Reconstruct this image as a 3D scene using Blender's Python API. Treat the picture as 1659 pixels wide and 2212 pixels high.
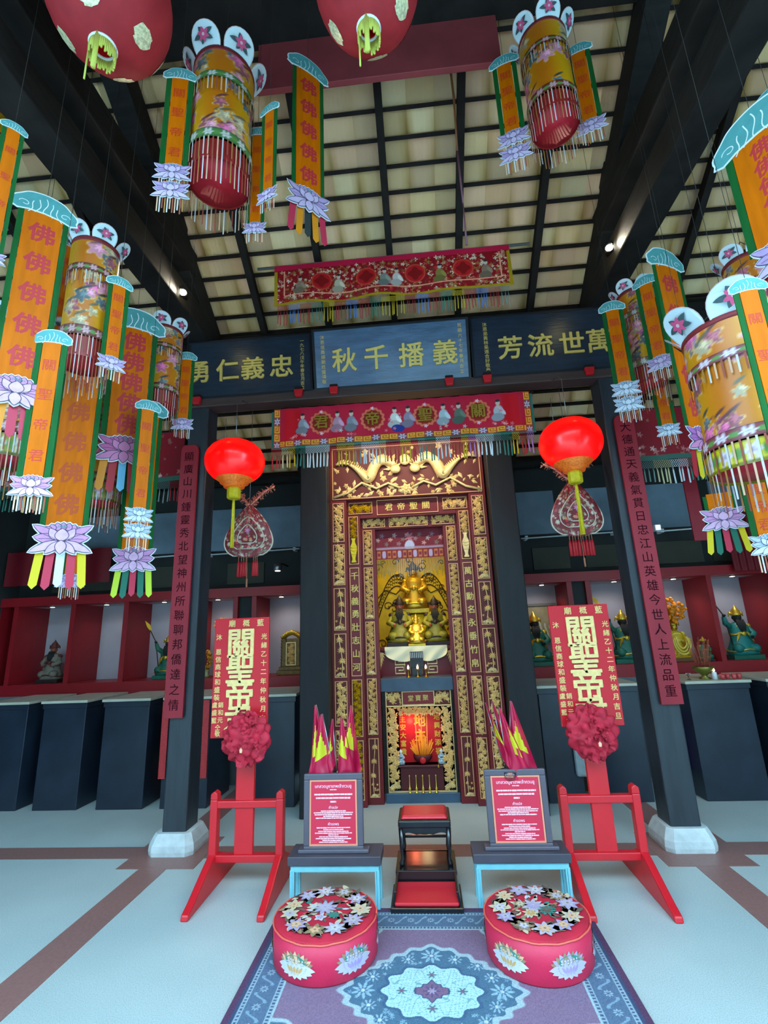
import bpy, math, random
import numpy as np
from mathutils import Vector, Matrix
for o in list(bpy.data.objects): bpy.data.objects.remove(o)
SC = bpy.context.scene
COL = SC.collection
PI = math.pi
R = math.radians
rnd = random.Random(7)

# ------------------------------------------------------------------ camera, sky, lights, exposure
def lin(c):
    return tuple(((v/255)/12.92 if v <= 10.3 else ((v/255+.055)/1.055)**2.4) for v in c)
CAM_F, CAM_YAW, CAM_PITCH, CAM_ROLL = 1040.6, .07273, .24614, .03947
cd = bpy.data.cameras.new('camera')
cd.sensor_fit = 'HORIZONTAL'; cd.sensor_width = 36; cd.lens = CAM_F/1659*36
cd.clip_start = .02; cd.clip_end = 100
cam = bpy.data.objects.new('camera', cd); COL.objects.link(cam)
_f = Vector((-math.sin(CAM_YAW)*math.cos(CAM_PITCH), math.cos(CAM_YAW)*math.cos(CAM_PITCH), math.sin(CAM_PITCH)))
_r = Vector((math.cos(CAM_YAW), math.sin(CAM_YAW), 0)); _u = _r.cross(_f)
_r2 = math.cos(CAM_ROLL)*_r - math.sin(CAM_ROLL)*_u; _u2 = math.sin(CAM_ROLL)*_r + math.cos(CAM_ROLL)*_u
mm = Matrix((_r2, _u2, -_f)).transposed().to_4x4(); mm.translation = (0, 0, 1.5)
cam.matrix_world = mm
SC.camera = cam
W = bpy.data.worlds.new('sky'); SC.world = W; W.use_nodes = True
W.node_tree.nodes['Background'].inputs[0].default_value = (.45, .78, 1.0, 1)
W.node_tree.nodes['Background'].inputs[1].default_value = 13.5
SC.view_settings.view_transform = 'Standard'; SC.view_settings.look = 'None'
SC.view_settings.gamma = 1; SC.view_settings.use_curve_mapping = False
SC.view_settings.exposure = -0.22
SC.cycles.use_denoising = True
SC.cycles.max_bounces = 8; SC.cycles.diffuse_bounces = 4
SC.cycles.sample_clamp_indirect = 6
def lamp(name, kind, loc, energy, color, size=.05, rot=None, spot=None, blend=.5, size_y=None):
    l = bpy.data.lights.new(name, kind); l.energy = energy; l.color = color
    if kind == 'AREA':
        l.size = size
        if size_y: l.shape = 'RECTANGLE'; l.size_y = size_y
    else: l.shadow_soft_size = size
    if kind == 'SPOT': l.spot_size = spot; l.spot_blend = blend
    o = bpy.data.objects.new(name, l); o.location = loc
    if rot: o.rotation_euler = rot
    COL.objects.link(o); return o

# ------------------------------------------------------------------ materials
MATS = {}
def mat(name, rgb, rough=.6, metal=0., var=0., vscale=12., bump=0., bscale=60., emit=None, estr=0., spec=.5, vs=None, alpha=None, coat=0.):
    if name in MATS: return MATS[name]
    m = bpy.data.materials.new(name); m.use_nodes = True; MATS[name] = m
    nt = m.node_tree; b = nt.nodes['Principled BSDF']
    b.inputs['Base Color'].default_value = (*lin(rgb), 1)
    b.inputs['Roughness'].default_value = rough; b.inputs['Metallic'].default_value = metal
    b.inputs['Specular IOR Level'].default_value = spec
    if coat: b.inputs['Coat Weight'].default_value = coat; b.inputs['Coat Roughness'].default_value = .15
    if var or bump:
        tc = nt.nodes.new('ShaderNodeTexCoord')
        src = tc.outputs['Object']
        if vs:
            mp = nt.nodes.new('ShaderNodeMapping'); mp.inputs['Scale'].default_value = vs
            nt.links.new(src, mp.inputs[0]); src = mp.outputs[0]
    if var:
        n = nt.nodes.new('ShaderNodeTexNoise'); n.inputs['Scale'].default_value = vscale; n.inputs['Detail'].default_value = 5
        nt.links.new(src, n.inputs['Vector'])
        r = nt.nodes.new('ShaderNodeValToRGB')
        c = lin(rgb)
        r.color_ramp.elements[0].position = .3; r.color_ramp.elements[1].position = .7
        r.color_ramp.elements[0].color = (*[x*(1-var) for x in c], 1)
        r.color_ramp.elements[1].color = (*[min(1, x*(1+var)) for x in c], 1)
        nt.links.new(n.outputs[0], r.inputs[0]); nt.links.new(r.outputs[0], b.inputs['Base Color'])
    if bump:
        n2 = nt.nodes.new('ShaderNodeTexNoise'); n2.inputs['Scale'].default_value = bscale; n2.inputs['Detail'].default_value = 4
        nt.links.new(src, n2.inputs['Vector'])
        bp = nt.nodes.new('ShaderNodeBump'); bp.inputs['Strength'].default_value = bump; bp.inputs['Distance'].default_value = .01
        nt.links.new(n2.outputs[0], bp.inputs['Height']); nt.links.new(bp.outputs[0], b.inputs['Normal'])
    if emit:
        b.inputs['Emission Color'].default_value = (*lin(emit), 1); b.inputs['Emission Strength'].default_value = estr
    return m
def colmat(name, rough=.7, metal=0., spec=.4, bump=0., bscale=200.):
    m = mat(name, (200, 200, 200), rough, metal, spec=spec, bump=bump, bscale=bscale)
    nt = m.node_tree; a = nt.nodes.new('ShaderNodeAttribute'); a.attribute_name = 'Col'
    nt.links.new(a.outputs['Color'], nt.nodes['Principled BSDF'].inputs['Base Color'])
    return m
def glassmat(name, rgb, rough=.03):
    m = mat(name, rgb, rough)
    m.node_tree.nodes['Principled BSDF'].inputs['Transmission Weight'].default_value = 1
    return m

# ------------------------------------------------------------------ mesh builder
GL = {}
class MB:
    def __init__(s): s.v = []; s.f = []; s.mi = []; s.sm = []
    def add(s, V, F, mi=0, sm=False, M=None):
        o = len(s.v)
        s.v.extend([tuple(M @ Vector(p)) for p in V] if M else [tuple(p) for p in V])
        for k, f in enumerate(F):
            s.f.append([i+o for i in f]); s.mi.append(mi[k] if isinstance(mi, list) else mi); s.sm.append(sm)
    def box(s, x0, x1, y0, y1, z0, z1, mi=0, M=None):
        V = [(x0,y0,z0),(x1,y0,z0),(x1,y1,z0),(x0,y1,z0),(x0,y0,z1),(x1,y0,z1),(x1,y1,z1),(x0,y1,z1)]
        s.add(V, [(0,3,2,1),(4,5,6,7),(0,1,5,4),(1,2,6,5),(2,3,7,6),(3,0,4,7)], mi, False, M)
    def frame(s, x0, x1, z0, z1, w, y0, y1, mi=0):
        s.box(x0, x1, y0, y1, z0, z0+w, mi); s.box(x0, x1, y0, y1, z1-w, z1, mi)
        s.box(x0, x0+w, y0, y1, z0+w, z1-w, mi); s.box(x1-w, x1, y0, y1, z0+w, z1-w, mi)
    def prism(s, pts, y0, y1, mi=0, M=None, mside=None):
        n = len(pts)
        if sum(pts[i][0]*pts[(i+1)%n][1]-pts[(i+1)%n][0]*pts[i][1] for i in range(n)) < 0: pts = pts[::-1]
        V = [(x,y0,z) for x,z in pts]+[(x,y1,z) for x,z in pts]
        F = [list(range(n)), list(range(2*n-1,n-1,-1))]+[(i,i+n,(i+1)%n+n,(i+1)%n) for i in range(n)]
        s.add(V, F, [mi, mi]+[mi if mside is None else mside]*n, False, M)
    def flat(s, pts, y, mi=0, fn=None):
        n = len(pts)
        if sum(pts[i][0]*pts[(i+1)%n][1]-pts[(i+1)%n][0]*pts[i][1] for i in range(n)) < 0: pts = pts[::-1]
        V = [(fn(x,y,z) if fn else (x,y,z)) for x,z in pts]
        s.add(V, [list(range(n))], mi)
    def strip(s, path, w, y, mi=0, fn=None):
        n = len(path); L = []; Rr = []
        for i in range(n):
            a = path[max(0,i-1)]; b = path[min(n-1,i+1)]
            dx, dz = b[0]-a[0], b[1]-a[1]; l = math.hypot(dx,dz) or 1
            ww = (w[i] if isinstance(w, (list,tuple)) else w)/2
            L.append((path[i][0]-dz/l*ww, path[i][1]+dx/l*ww)); Rr.append((path[i][0]+dz/l*ww, path[i][1]-dx/l*ww))
        V = [(fn(x,y,z) if fn else (x,y,z)) for x,z in L+Rr]
        s.add(V, [(i,n+i,n+i+1,i+1) for i in range(n-1)], mi)
    def tube(s, path, r, n=6, mi=0, sm=True, cap=True, M=None):
        P = [Vector(p) for p in path]; k = len(P); V = []
        t0 = (P[1]-P[0]).normalized(); up = Vector((0,0,1)) if abs(t0.z) < .9 else Vector((1,0,0))
        nn = t0.cross(up).normalized()
        for i in range(k):
            t = (P[min(k-1,i+1)]-P[max(0,i-1)]).normalized()
            nn = (nn-t*nn.dot(t)).normalized(); bb = t.cross(nn)
            rr = r[i] if isinstance(r, (list,tuple)) else r
            V += [P[i]+(nn*math.cos(a)+bb*math.sin(a))*rr for a in [2*PI*j/n for j in range(n)]]
        F = [(i*n+j, i*n+(j+1)%n, (i+1)*n+(j+1)%n, (i+1)*n+j) for i in range(k-1) for j in range(n)]
        if cap: F += [list(range(n-1,-1,-1)), [(k-1)*n+j for j in range(n)]]
        s.add(V, F, mi, sm, M)
    def lathe(s, prof, n=24, mi=0, c=(0,0,0), sm=True, sx=1., sy=1., M=None):
        V = []; k = len(prof)
        for r, z in prof:
            V += [(c[0]+r*sx*math.cos(2*PI*j/n), c[1]+r*sy*math.sin(2*PI*j/n), c[2]+z) for j in range(n)]
        F = []; ml = []
        for i in range(k-1):
            for j in range(n):
                F.append((i*n+j, i*n+(j+1)%n, (i+1)*n+(j+1)%n, (i+1)*n+j)); ml.append(mi[i] if isinstance(mi, (list,tuple)) else mi)
        if prof[0][0] > 1e-5: F.append(list(range(n-1,-1,-1))); ml.append(ml[0])
        if prof[-1][0] > 1e-5: F.append([(k-1)*n+j for j in range(n)]); ml.append(ml[-1])
        s.add(V, F, ml, sm, M)
    def ell(s, c, r, nu=14, nv=9, mi=0, M=None):
        if not isinstance(r, (list,tuple)): r = (r,r,r)
        prof = [(math.sin(PI*i/nv), -math.cos(PI*i/nv)*r[2]) for i in range(nv+1)]
        prof[0] = (1e-6, -r[2]); prof[-1] = (1e-6, r[2])
        s.lathe(prof, nu, mi, c, True, r[0], r[1], M)
    def glyph(s, ch, x, z, size, y, mi=0, style='flat', fn=None, M=None):
        if ch == ' ': return
        V, F = GL[(ch, style)]
        if fn: VV = [fn(x+size*a, y-size*w, z+size*b) for a,b,w in V]
        else: VV = [(x+size*a, y-size*w, z+size*b) for a,b,w in V]
        s.add(VV, F, mi, False, M)
    def column(s, text, x, ztop, pitch, size, y, mi=0, style='flat'):
        for i, ch in enumerate(text): s.glyph(ch, x, ztop-pitch*(i+.5), size, y, mi, style)
    def row(s, text, x0, z, pitch, size, y, mi=0, style='flat'):
        for i, ch in enumerate(text): s.glyph(ch, x0+pitch*(i+.5), z, size, y, mi, style)
    def build(s, name, mats, parent=None, bevel=0., loc=None, segs=2):
        me = bpy.data.meshes.new(name); me.from_pydata(s.v, [], s.f)
        if not isinstance(mats, (list,tuple)): mats = [mats]
        for m in mats: me.materials.append(m)
        me.polygons.foreach_set('material_index', s.mi); me.polygons.foreach_set('use_smooth', s.sm)
        me.update()
        o = bpy.data.objects.new(name, me); COL.objects.link(o)
        if parent: o.parent = parent
        if loc: o.location = loc
        if bevel:
            b = o.modifiers.new('bevel', 'BEVEL'); b.width = bevel; b.segments = segs; b.limit_method = 'ANGLE'; b.angle_limit = R(40)
        return o
def grid_obj(name, nu, nv, fpos, fcol, m, parent=None, loc=None, flip=False, sm=True):
    u, v = np.meshgrid(np.linspace(0,1,nu+1), np.linspace(0,1,nv+1), indexing='ij')
    X, Y, Z = fpos(u, v); rgb = np.clip(fcol(u, v), 0, 255)/255.
    rgb = np.where(rgb <= .0404, rgb/12.92, ((rgb+.055)/1.055)**2.4)
    V = np.stack([X,Y,Z], -1).reshape(-1,3)
    i = np.arange(nu)[:,None]*(nv+1)+np.arange(nv)[None,:]
    Q = np.stack([i, i+nv+1, i+nv+2, i+1], -1).reshape(-1,4)
    if flip: Q = Q[:, ::-1]
    me = bpy.data.meshes.new(name)
    me.vertices.add(len(V)); me.vertices.foreach_set('co', V.ravel())
    me.loops.add(Q.size); me.loops.foreach_set('vertex_index', Q.ravel().astype(np.int32))
    me.polygons.add(len(Q)); me.polygons.foreach_set('loop_start', np.arange(len(Q))*4)
    me.update(calc_edges=True); me.validate()
    a = me.color_attributes.new('Col', 'FLOAT_COLOR', 'POINT')
    a.data.foreach_set('color', np.concatenate([rgb.reshape(-1,3), np.ones((len(V),1))], 1).ravel())
    me.polygons.foreach_set('use_smooth', [sm]*len(Q))
    me.materials.append(m)
    o = bpy.data.objects.new(name, me); COL.objects.link(o)
    if parent: o.parent = parent
    if loc: o.location = loc
    return o
def tag(o, label, cat, group=None, kind=None):
    o['label'] = label; o['category'] = cat
    if group: o['group'] = group
    if kind: o['kind'] = kind
    return o
def thing(name, label, cat, loc=(0,0,0), rz=0., group=None, kind=None):
    o = bpy.data.objects.new(name, None); o.empty_display_size = .1; COL.objects.link(o)
    o.location = loc; o.rotation_euler = (0,0,rz)
    return tag(o, label, cat, group, kind)
def struct(name, mb, m, label, bevel=0.):
    o = mb.build(name, m, None, bevel); o['kind'] = 'structure'; o['label'] = label; return o
def chars(parent, items, size, y, m, style='flat', back=None, fat=0.):
    for ch, x, z in items:
        if ch == ' ': continue
        b = MB(); b.glyph(ch, x, z, size, y, 0, style)
        for k in range(6 if fat else 0): b.glyph(ch, x+fat*size*math.cos(k*PI/3), z+fat*size*math.sin(k*PI/3), size, y-.0005*(k+1), 0, style)
        if back is not None: b.glyph(ch, x, z, size, back, 0, style)
        b.build('character', m, parent)
def rowpos(text, x0, z, pitch): return [(c, x0+pitch*(i+.5), z) for i, c in enumerate(text)]
def colpos(text, x, ztop, pitch): return [(c, x, ztop-pitch*(i+.5)) for i, c in enumerate(text)]
# glyph outlines of every character used, taken from the built-in font in one go
def load_glyphs(table):
    L = []
    for style, (chars, off, ext, res) in table.items():
        for ch in sorted(set(chars)):
            if ch == ' ' or (ch, style) in GL: continue
            cu = bpy.data.curves.new('g', 'FONT'); cu.body = ch; cu.size = 1; cu.align_x = 'CENTER'; cu.align_y = 'CENTER'
            cu.offset = off; cu.extrude = ext; cu.resolution_u = res
            o = bpy.data.objects.new('g', cu); COL.objects.link(o); L.append((ch, style, o))
    dg = bpy.context.evaluated_depsgraph_get()
    for ch, style, o in L:
        e = o.evaluated_get(dg); me = e.to_mesh()
        V = [tuple(p.co) for p in me.vertices]; F = [tuple(p.vertices) for p in me.polygons]
        if V:
            cx = (min(p[0] for p in V)+max(p[0] for p in V))/2; cy = (min(p[1] for p in V)+max(p[1] for p in V))/2
            if ch in '一二': cy *= .5
            V = [(a-cx, b-cy, w) for a,b,w in V]
        GL[(ch, style)] = (V, F); e.to_mesh_clear()
    for ch, style, o in L:
        cu = o.data; bpy.data.objects.remove(o); bpy.data.curves.remove(cu)
T_SIGN = '勇仁義忠秋千播義芳流世萬'
T_SMALL = '一九七八戊午年春吉月立沐恩信商胡劉姓頌敬民國六十七弟黃林吳連合好敬奉關聖帝君廟概藍光緒乙十二年仲秋月吉旦沐恩信商球和盛裝盧銷和元盛藍仝敬承顯廣山川鍾靈秀北望神州所聯聊邦僑達之情大德通天義氣貫日忠江山英雄今世人上流品重千秋義勇壯志山河萬古勳名永垂竹帛君帝聖關堂寶聚地主安大富貴興財添福南無阿彌陀佛壽'
T_THAI = 'บทสวดบูชาเทพเจ้ากวนอู'
load_glyphs({'sign': (T_SIGN, 0, .03, 3), 'board': ('關聖帝君', 0, .03, 3), 'flat': (T_SMALL, .004, 0, 2), 'bold': ('關聖帝君南無阿彌陀佛地主壽', .024, .0, 2)})
GL[('thai','x')] = None
def thai_row():
    out = {}
    for key, body in (('title', T_THAI), ('tr', 'คำแปล'), ('pray', 'คำขอพร')):
        cu = bpy.data.curves.new('g', 'FONT'); cu.body = body; cu.size = 1; cu.align_x = 'CENTER'; cu.align_y = 'CENTER'; cu.offset = .012; cu.resolution_u = 2
        o = bpy.data.objects.new('g', cu); COL.objects.link(o)
        e = o.evaluated_get(bpy.context.evaluated_depsgraph_get()); me = e.to_mesh()
        GL[(key, 'thai')] = ([tuple(p.co) for p in me.vertices], [tuple(p.vertices) for p in me.polygons])
        e.to_mesh_clear(); bpy.data.objects.remove(o); bpy.data.curves.remove(cu)
thai_row()

# ------------------------------------------------------------------ flat drawing helpers (petals, leaves)
def leaf(base, tip, w, n=9, p=.85):
    bx, bz = base; tx, tz = tip; dx, dz = tx-bx, tz-bz; l = math.hypot(dx,dz) or 1
    nx, nz = -dz/l, dx/l; A = []; B = []
    for i in range(n+1):
        t = i/n; h = w/2*math.sin(PI*t**p)**.8 if 0 < t < 1 else 0
        A.append((bx+dx*t+nx*h, bz+dz*t+nz*h)); B.append((bx+dx*t-nx*h, bz+dz*t-nz*h))
    return A+B[::-1][1:-1]
def oval(c, rx, rz, n=16, rot=0.):
    ca, sa = math.cos(rot), math.sin(rot)
    return [(c[0]+rx*math.cos(2*PI*i/n)*ca-rz*math.sin(2*PI*i/n)*sa, c[1]+rx*math.cos(2*PI*i/n)*sa+rz*math.sin(2*PI*i/n)*ca) for i in range(n)]
def grow(pts, d):
    n = len(pts); out = []
    ar = sum(pts[i][0]*pts[(i+1)%n][1]-pts[(i+1)%n][0]*pts[i][1] for i in range(n))
    sg = 1 if ar > 0 else -1
    for i in range(n):
        a, b, c = pts[i-1], pts[i], pts[(i+1)%n]
        d1 = Vector((b[0]-a[0], b[1]-a[1])); d2 = Vector((c[0]-b[0], c[1]-b[1]))
        if d1.length < 1e-9 or d2.length < 1e-9: out.append(b); continue
        d1.normalize(); d2.normalize(); t = d1+d2
        if t.length < 1e-6: out.append((b[0]+d1.x*d, b[1]+d1.y*d)); continue
        t.normalize(); out.append((b[0]+t.y*sg*d, b[1]-t.x*sg*d))
    return out
LOTUS = []
for k in range(9):                                              # small scalloped back row
    a = R(28+124*k/8); LOTUS.append((leaf((.28*math.cos(a), .06+.1*math.sin(a)), (.36*math.cos(a), .05+.27*math.sin(a)), .12), 0))
for sx in (-1, 1):
    LOTUS += [(leaf((.05*sx,.0), (.47*sx,.26), .15), 0), (leaf((.05*sx,-.02), (.44*sx,.03), .19), 0), (leaf((.05*sx,-.05), (.49*sx,-.26), .15), 1), (leaf((.03*sx,-.06), (.24*sx,-.29), .13), 1)]
for sx in (-1, 1): LOTUS.append((leaf((.07*sx,-.02), (.2*sx,.2), .15), 1))
LOTUS += [(leaf((0,-.05), (0,.2), .22), 1), (leaf((0,-.03), (0,-.3), .18), 1)]
def lotus(mb, w, x=0., z=0., y=0., squash=1., fn=None):
    """materials: 0 pale rim, 1 dark line, 2 petal, 3 paler petal, 4 teal seed"""
    S = lambda pts: [(x+w*a, z+w*b*squash) for a,b in pts]
    for pts, k in LOTUS: mb.flat(S(grow(pts, .028)), y, 0, fn)
    for i, (pts, k) in enumerate(LOTUS):
        yy = y-.0004-.0003*i
        mb.flat(S(grow(pts, .006)), yy, 1, fn); mb.flat(S(grow(pts, -.006)), yy-.00015, 3 if k else 2, fn)
    for i in range(14):
        a = i*2.4; r = .02+.007*i
        mb.flat(S(oval((.9*r*math.cos(a), .235+.3*r*math.sin(a)), .012, .009, 6)), y-.0004-.0003*12, 4, fn)
    for sx in (-1, 1):
        for k in range(3): mb.strip(S([(.1*sx, .0-.01*k), (.26*sx, .07*(1-k)), (.36*sx, .13*(1-k)-.01)]), .006*w, y-.0005-.0003*20, 1, fn)
def cloud_pts(n=28):
    P = []
    for i in range(n+1):
        t = i/n; a = PI*t
        r = .5*(1+.05*math.sin(7*a))
        P.append((-r*math.cos(a), .30*math.sin(a)**.8*(1+.25*math.sin(a))))
    P += [(.52,-.05),(.42,-.09),(.25,-.04),(0,-.02),(-.25,-.04),(-.42,-.09),(-.52,-.05)]
    return P
def cloud(mb, w, z=0.):
    """materials: 0 white line, 1 teal"""
    P = cloud_pts(); S = lambda pts: [(w*a, z+w*b) for a,b in pts]
    mb.prism(S(grow(P, .025)), 0, .004, 0)
    mb.flat(S(P), -.0012, 1)
    for k in (-2,-1,0,1,2):
        pts = [(.08*k+.05*k*t+.03*math.sin(5*t+k), .30-.07*abs(k)-.34*t*(1-.1*abs(k))) for t in [i/8 for i in range(9)]]
        mb.strip(S(pts), .014*w, -.002, 0)
    for sx in (-1, 1):
        pts = [(sx*(.32+.09*math.cos(a)*(1-a/9)), .05+.07*math.sin(a)*(1-a/9)) for a in [i*.5 for i in range(12)]]
        mb.strip(S(pts), .012*w, -.002, 0)
def flower2d(mb, x, z, r, y, mp, mc, n=6, rot=0., fn=None, in_k=.55, md=None):
    for i in range(n):
        a = rot+2*PI*i/n
        pts = leaf((x+.1*r*math.cos(a), z+.1*r*math.sin(a)), (x+r*math.cos(a), z+r*math.sin(a)), r*2.6/n*1.25, 6, .7)
        mb.flat(pts, y-.00008*i, mp, fn)
        if md is not None: mb.flat(leaf((x+.1*r*math.cos(a), z+.1*r*math.sin(a)), (x+in_k*r*math.cos(a), z+in_k*r*math.sin(a)), r*1.2/n, 4, .7), y-.0008-.00002*i, md, fn)
    mb.flat(oval((x,z), r*.22, r*.22, 8), y-.0012, mc, fn)

# colour painting on grids (for cloth prints and the rug)
def mixc(c, m, col): return c*(1-m[...,None])+np.array(col, float)*m[...,None]
def sm(e0, e1, x):
    t = np.clip((x-e0)/(e1-e0), 0, 1); return t*t*(3-2*t)
def disc(x, y, cx, cy, rx, ry=None, soft=.06, rot=0.):
    ry = ry or rx; dx, dy = x-cx, y-cy
    if rot: dx, dy = dx*math.cos(rot)+dy*math.sin(rot), -dx*math.sin(rot)+dy*math.cos(rot)
    return 1-sm(1-soft, 1+soft, np.sqrt((dx/rx)**2+(dy/ry)**2))
def rosette(x, y, cx, cy, r, n, depth=.25, soft=.08, rot=0.):
    dx, dy = x-cx, y-cy; a = np.arctan2(dy, dx)+rot; d = np.sqrt(dx*dx+dy*dy)/r
    return 1-sm(1-soft, 1+soft, d/(1-depth+depth*np.cos(n*a)))
def rect(x, y, x0, x1, y0, y1): return ((x >= x0)&(x <= x1)&(y >= y0)&(y <= y1)).astype(float)

# ================================================================== materials used by many
m_wood = mat('dark_timber', (34, 30, 28), .7, spec=.2, var=.35, vscale=6, vs=(1,1,6), bump=.15, bscale=30)
m_wood2 = mat('dark_rafter_timber', (38, 31, 28), .8, spec=.15, var=.3, vscale=8)
m_col = mat('painted_column_timber', (46, 51, 58), .38, var=.25, vscale=5, vs=(4,4,.6), bump=.1, bscale=20)
m_beam = mat('brown_beam_timber', (70, 52, 50), .5, var=.2, vscale=6, vs=(.6,4,4))
m_red = mat('red_paint', (196, 22, 34), .45, var=.08, vscale=9)
m_dred = mat('dark_red_lacquer', (112, 18, 26), .42, var=.1, vscale=8)
m_gold = mat('gold_leaf', (248, 208, 142), .42, .15, var=.15, vscale=30)
m_goldp = mat('gold_paint', (226, 192, 104), .5, .25, var=.08, vscale=30)
m_cream = mat('cream_line', (238, 190, 150), .6)
m_black = mat('black_lacquer', (24, 22, 26), .22, coat=.4)
m_white = mat('white_card', (226, 232, 236), .7)
m_stone = mat('white_stone', (200, 204, 204), .8, var=.12, vscale=14, bump=.6, bscale=22)
m_orange = mat('orange_satin', (206, 100, 0), .5, var=.12, vscale=5, vs=(6,6,1), spec=.12)
m_orange2 = mat('deep_orange_satin', (196, 94, 0), .5, var=.15, vscale=5, vs=(6,6,1), spec=.12)
m_green = mat('green_satin', (22, 84, 36), .6, var=.2, vscale=4, vs=(6,6,1), spec=.12)
m_teal = mat('teal_card', (78, 150, 150), .65, var=.1, vscale=20)
m_letred = mat('red_lettering', (196, 44, 12), .6)
m_letcrim = mat('crimson_lettering', (190, 40, 44), .6)

# ------------------------------------------------------------------ floor
def floor_material():
    m = mat('terrazzo', (168, 176, 172), .42)
    nt = m.node_tree; b = nt.nodes['Principled BSDF']; tc = nt.nodes.new('ShaderNodeTexCoord')
    n = nt.nodes.new('ShaderNodeTexNoise'); n.inputs['Scale'].default_value = 210; n.inputs['Detail'].default_value = 3
    n2 = nt.nodes.new('ShaderNodeTexNoise'); n2.inputs['Scale'].default_value = 1.3; n2.inputs['Detail'].default_value = 4
    r = nt.nodes.new('ShaderNodeValToRGB'); r.color_ramp.elements[0].position = .3; r.color_ramp.elements[1].position = .55
    r.color_ramp.elements[0].color = (*lin((164, 174, 174)), 1); r.color_ramp.elements[1].color = (*lin((198, 208, 206)), 1)
    mx = nt.nodes.new('ShaderNodeMix'); mx.data_type = 'RGBA'; mx.blend_type = 'MULTIPLY'; mx.inputs[0].default_value = .35
    nt.links.new(tc.outputs['Object'], n.inputs['Vector']); nt.links.new(tc.outputs['Object'], n2.inputs['Vector'])
    nt.links.new(n.outputs[0], r.inputs[0]); nt.links.new(r.outputs[0], mx.inputs[6]); nt.links.new(n2.outputs[0], mx.inputs[7])
    nt.links.new(mx.outputs[2], b.inputs['Base Color'])
    return m
b = MB(); b.box(-7, 7, -5, 6.2, -.2, 0)
struct('floor', b, floor_material(), 'pale grey terrazzo floor with reddish border strips')
m_court = mat('courtyard_plaster', (112, 108, 102), .9, var=.2, vscale=1)
b = MB(); b.box(-12, 12, -8.4, -8, -.2, 7.0); struct('wall_front', b, m_court, 'unseen plastered hall front across the open courtyard, added to block low sky')  # unseen, added to keep low sky light off the streamers
b = MB(); b.box(-12, 12, -8, -5, -.2, -.02); struct('floor_courtyard', b, m_court, 'open courtyard floor in front of the hall')
m_strip = mat('red_brown_terrazzo', (142, 100, 94), .38, var=.12, vscale=60)
b = MB(); b.box(-7, 7, 3.79, 3.985, -.05, .002)
struct('trim_1', b, m_strip, 'red-brown terrazzo strip across the floor along the column line')
for i, x in enumerate((-2.04, 1.615)):
    b = MB(); b.box(x, x+.197, -3, 3.79, -.05, .0025); b.box(x, x+.197, 3.985, 5.5, -.05, .0025)
    struct('trim_%d' % (2+i), b, m_strip, 'red-brown terrazzo strip running back past the column')
    b = MB(); b.box(x-.165, x+.385, 3.63, 4.16, -.05, .0032)
    struct('trim_%d' % (4+i), b, m_strip, 'red-brown square panel in the floor round the column foot')

# ------------------------------------------------------------------ walls
m_wall = mat('dark_wall', (40, 42, 42), .8, var=.25, vscale=3)
m_wblue = mat('blue_grey_wall', (116, 134, 150), .6, var=.3, vscale=2.5)
m_wolive = mat('olive_grey_panel', (62, 62, 50), .7, var=.25, vscale=3)
m_lowwall = mat('lower_blue_grey_wall', (96, 106, 108), .6, var=.2, vscale=4)
b = MB()
b.box(-5.1, -1.35, 5.5, 5.62, 0, .955, 0); b.box(1.1, 5.3, 5.5, 5.62, 0, .955, 0)       # under the niches
b.box(-5.1, 5.3, 5.72, 5.85, 2.03, 3.75, 1); b.box(-1.4, 1.12, 5.95, 6.05, 0, 3.75, 1); b.box(-1.4, 1.12, 5.85, 5.95, 2.8, 3.75, 1)                                              # above the niches
struct('wall_back', b, [m_lowwall, m_wall], 'dark back wall above and below the display niches')
m_panel_b = m_wblue
k = 0
for x0, x1 in ((-3.5,-2.95),(-2.87,-2.2),(-2.05,-1.4),(1.1,1.62),(1.87,2.5),(2.68,3.25),(3.4,4.1),(-4.8,-3.7)):
    k += 1; b = MB(); b.box(x0, x1, 5.70, 5.74, 2.56, 3.085); b.build('window_%d' % k, m_wblue, None, .004)['kind'] = 'structure'
for x0, x1 in ((-4.6,-3.6),(-3.4,-2.75),(-2.36,-1.9),(1.3,1.72),(1.9,2.3),(2.5,3.2),(3.3,4.2)):
    k += 1; b = MB(); b.box(x0, x1, 5.70, 5.74, 2.14, 2.4); b.build('window_%d' % k, m_wolive, None, .004)['kind'] = 'structure'
for nm, x in (('wall_left', -5.15), ('wall_right', 5.3)):
    b = MB(); b.box(x, x+.1, -.6, 5.85, 0, 4.4)
    b.add([(x,-.6,4.4),(x+.1,-.6,4.4),(x,2.1,5.7),(x+.1,2.1,5.7),(x,5.85,3.3),(x+.1,5.85,3.3)], [(0,2,4),(1,5,3)])
    struct(nm, b, m_wall, 'dark plaster side wall of the hall')
# display niches: red lacquer cells with pale back, lit from their own small ceiling lamps
m_niche_back = mat('pale_niche_back', (176, 168, 176), .6, var=.08, vscale=3)
m_niche_red = mat('niche_red', (150, 20, 30), .42, var=.06, vscale=5)
NX = [(-4.83,-4.165),(-4.105,-3.51),(-3.45,-2.72),(-2.66,-2.19),(-1.915,-1.4),(1.105,1.585),(1.84,2.44),(2.5,3.06),(3.11,3.7),(3.76,4.4)]
b = MB()
b.box(-5.1, -1.33, 5.5, 6.05, .955, 1.08); b.box(1.05, 5.25, 5.5, 6.05, .955, 1.08)
b.box(-5.1, -1.33, 5.48, 5.72, 1.972, 2.075); b.box(1.05, 5.25, 5.48, 5.72, 1.972, 2.075)
def solid(xs, lo, hi):
    e = [lo]+[q for p in xs for q in p]+[hi]; return [(e[i], e[i+1]) for i in range(0, len(e), 2)]
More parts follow.
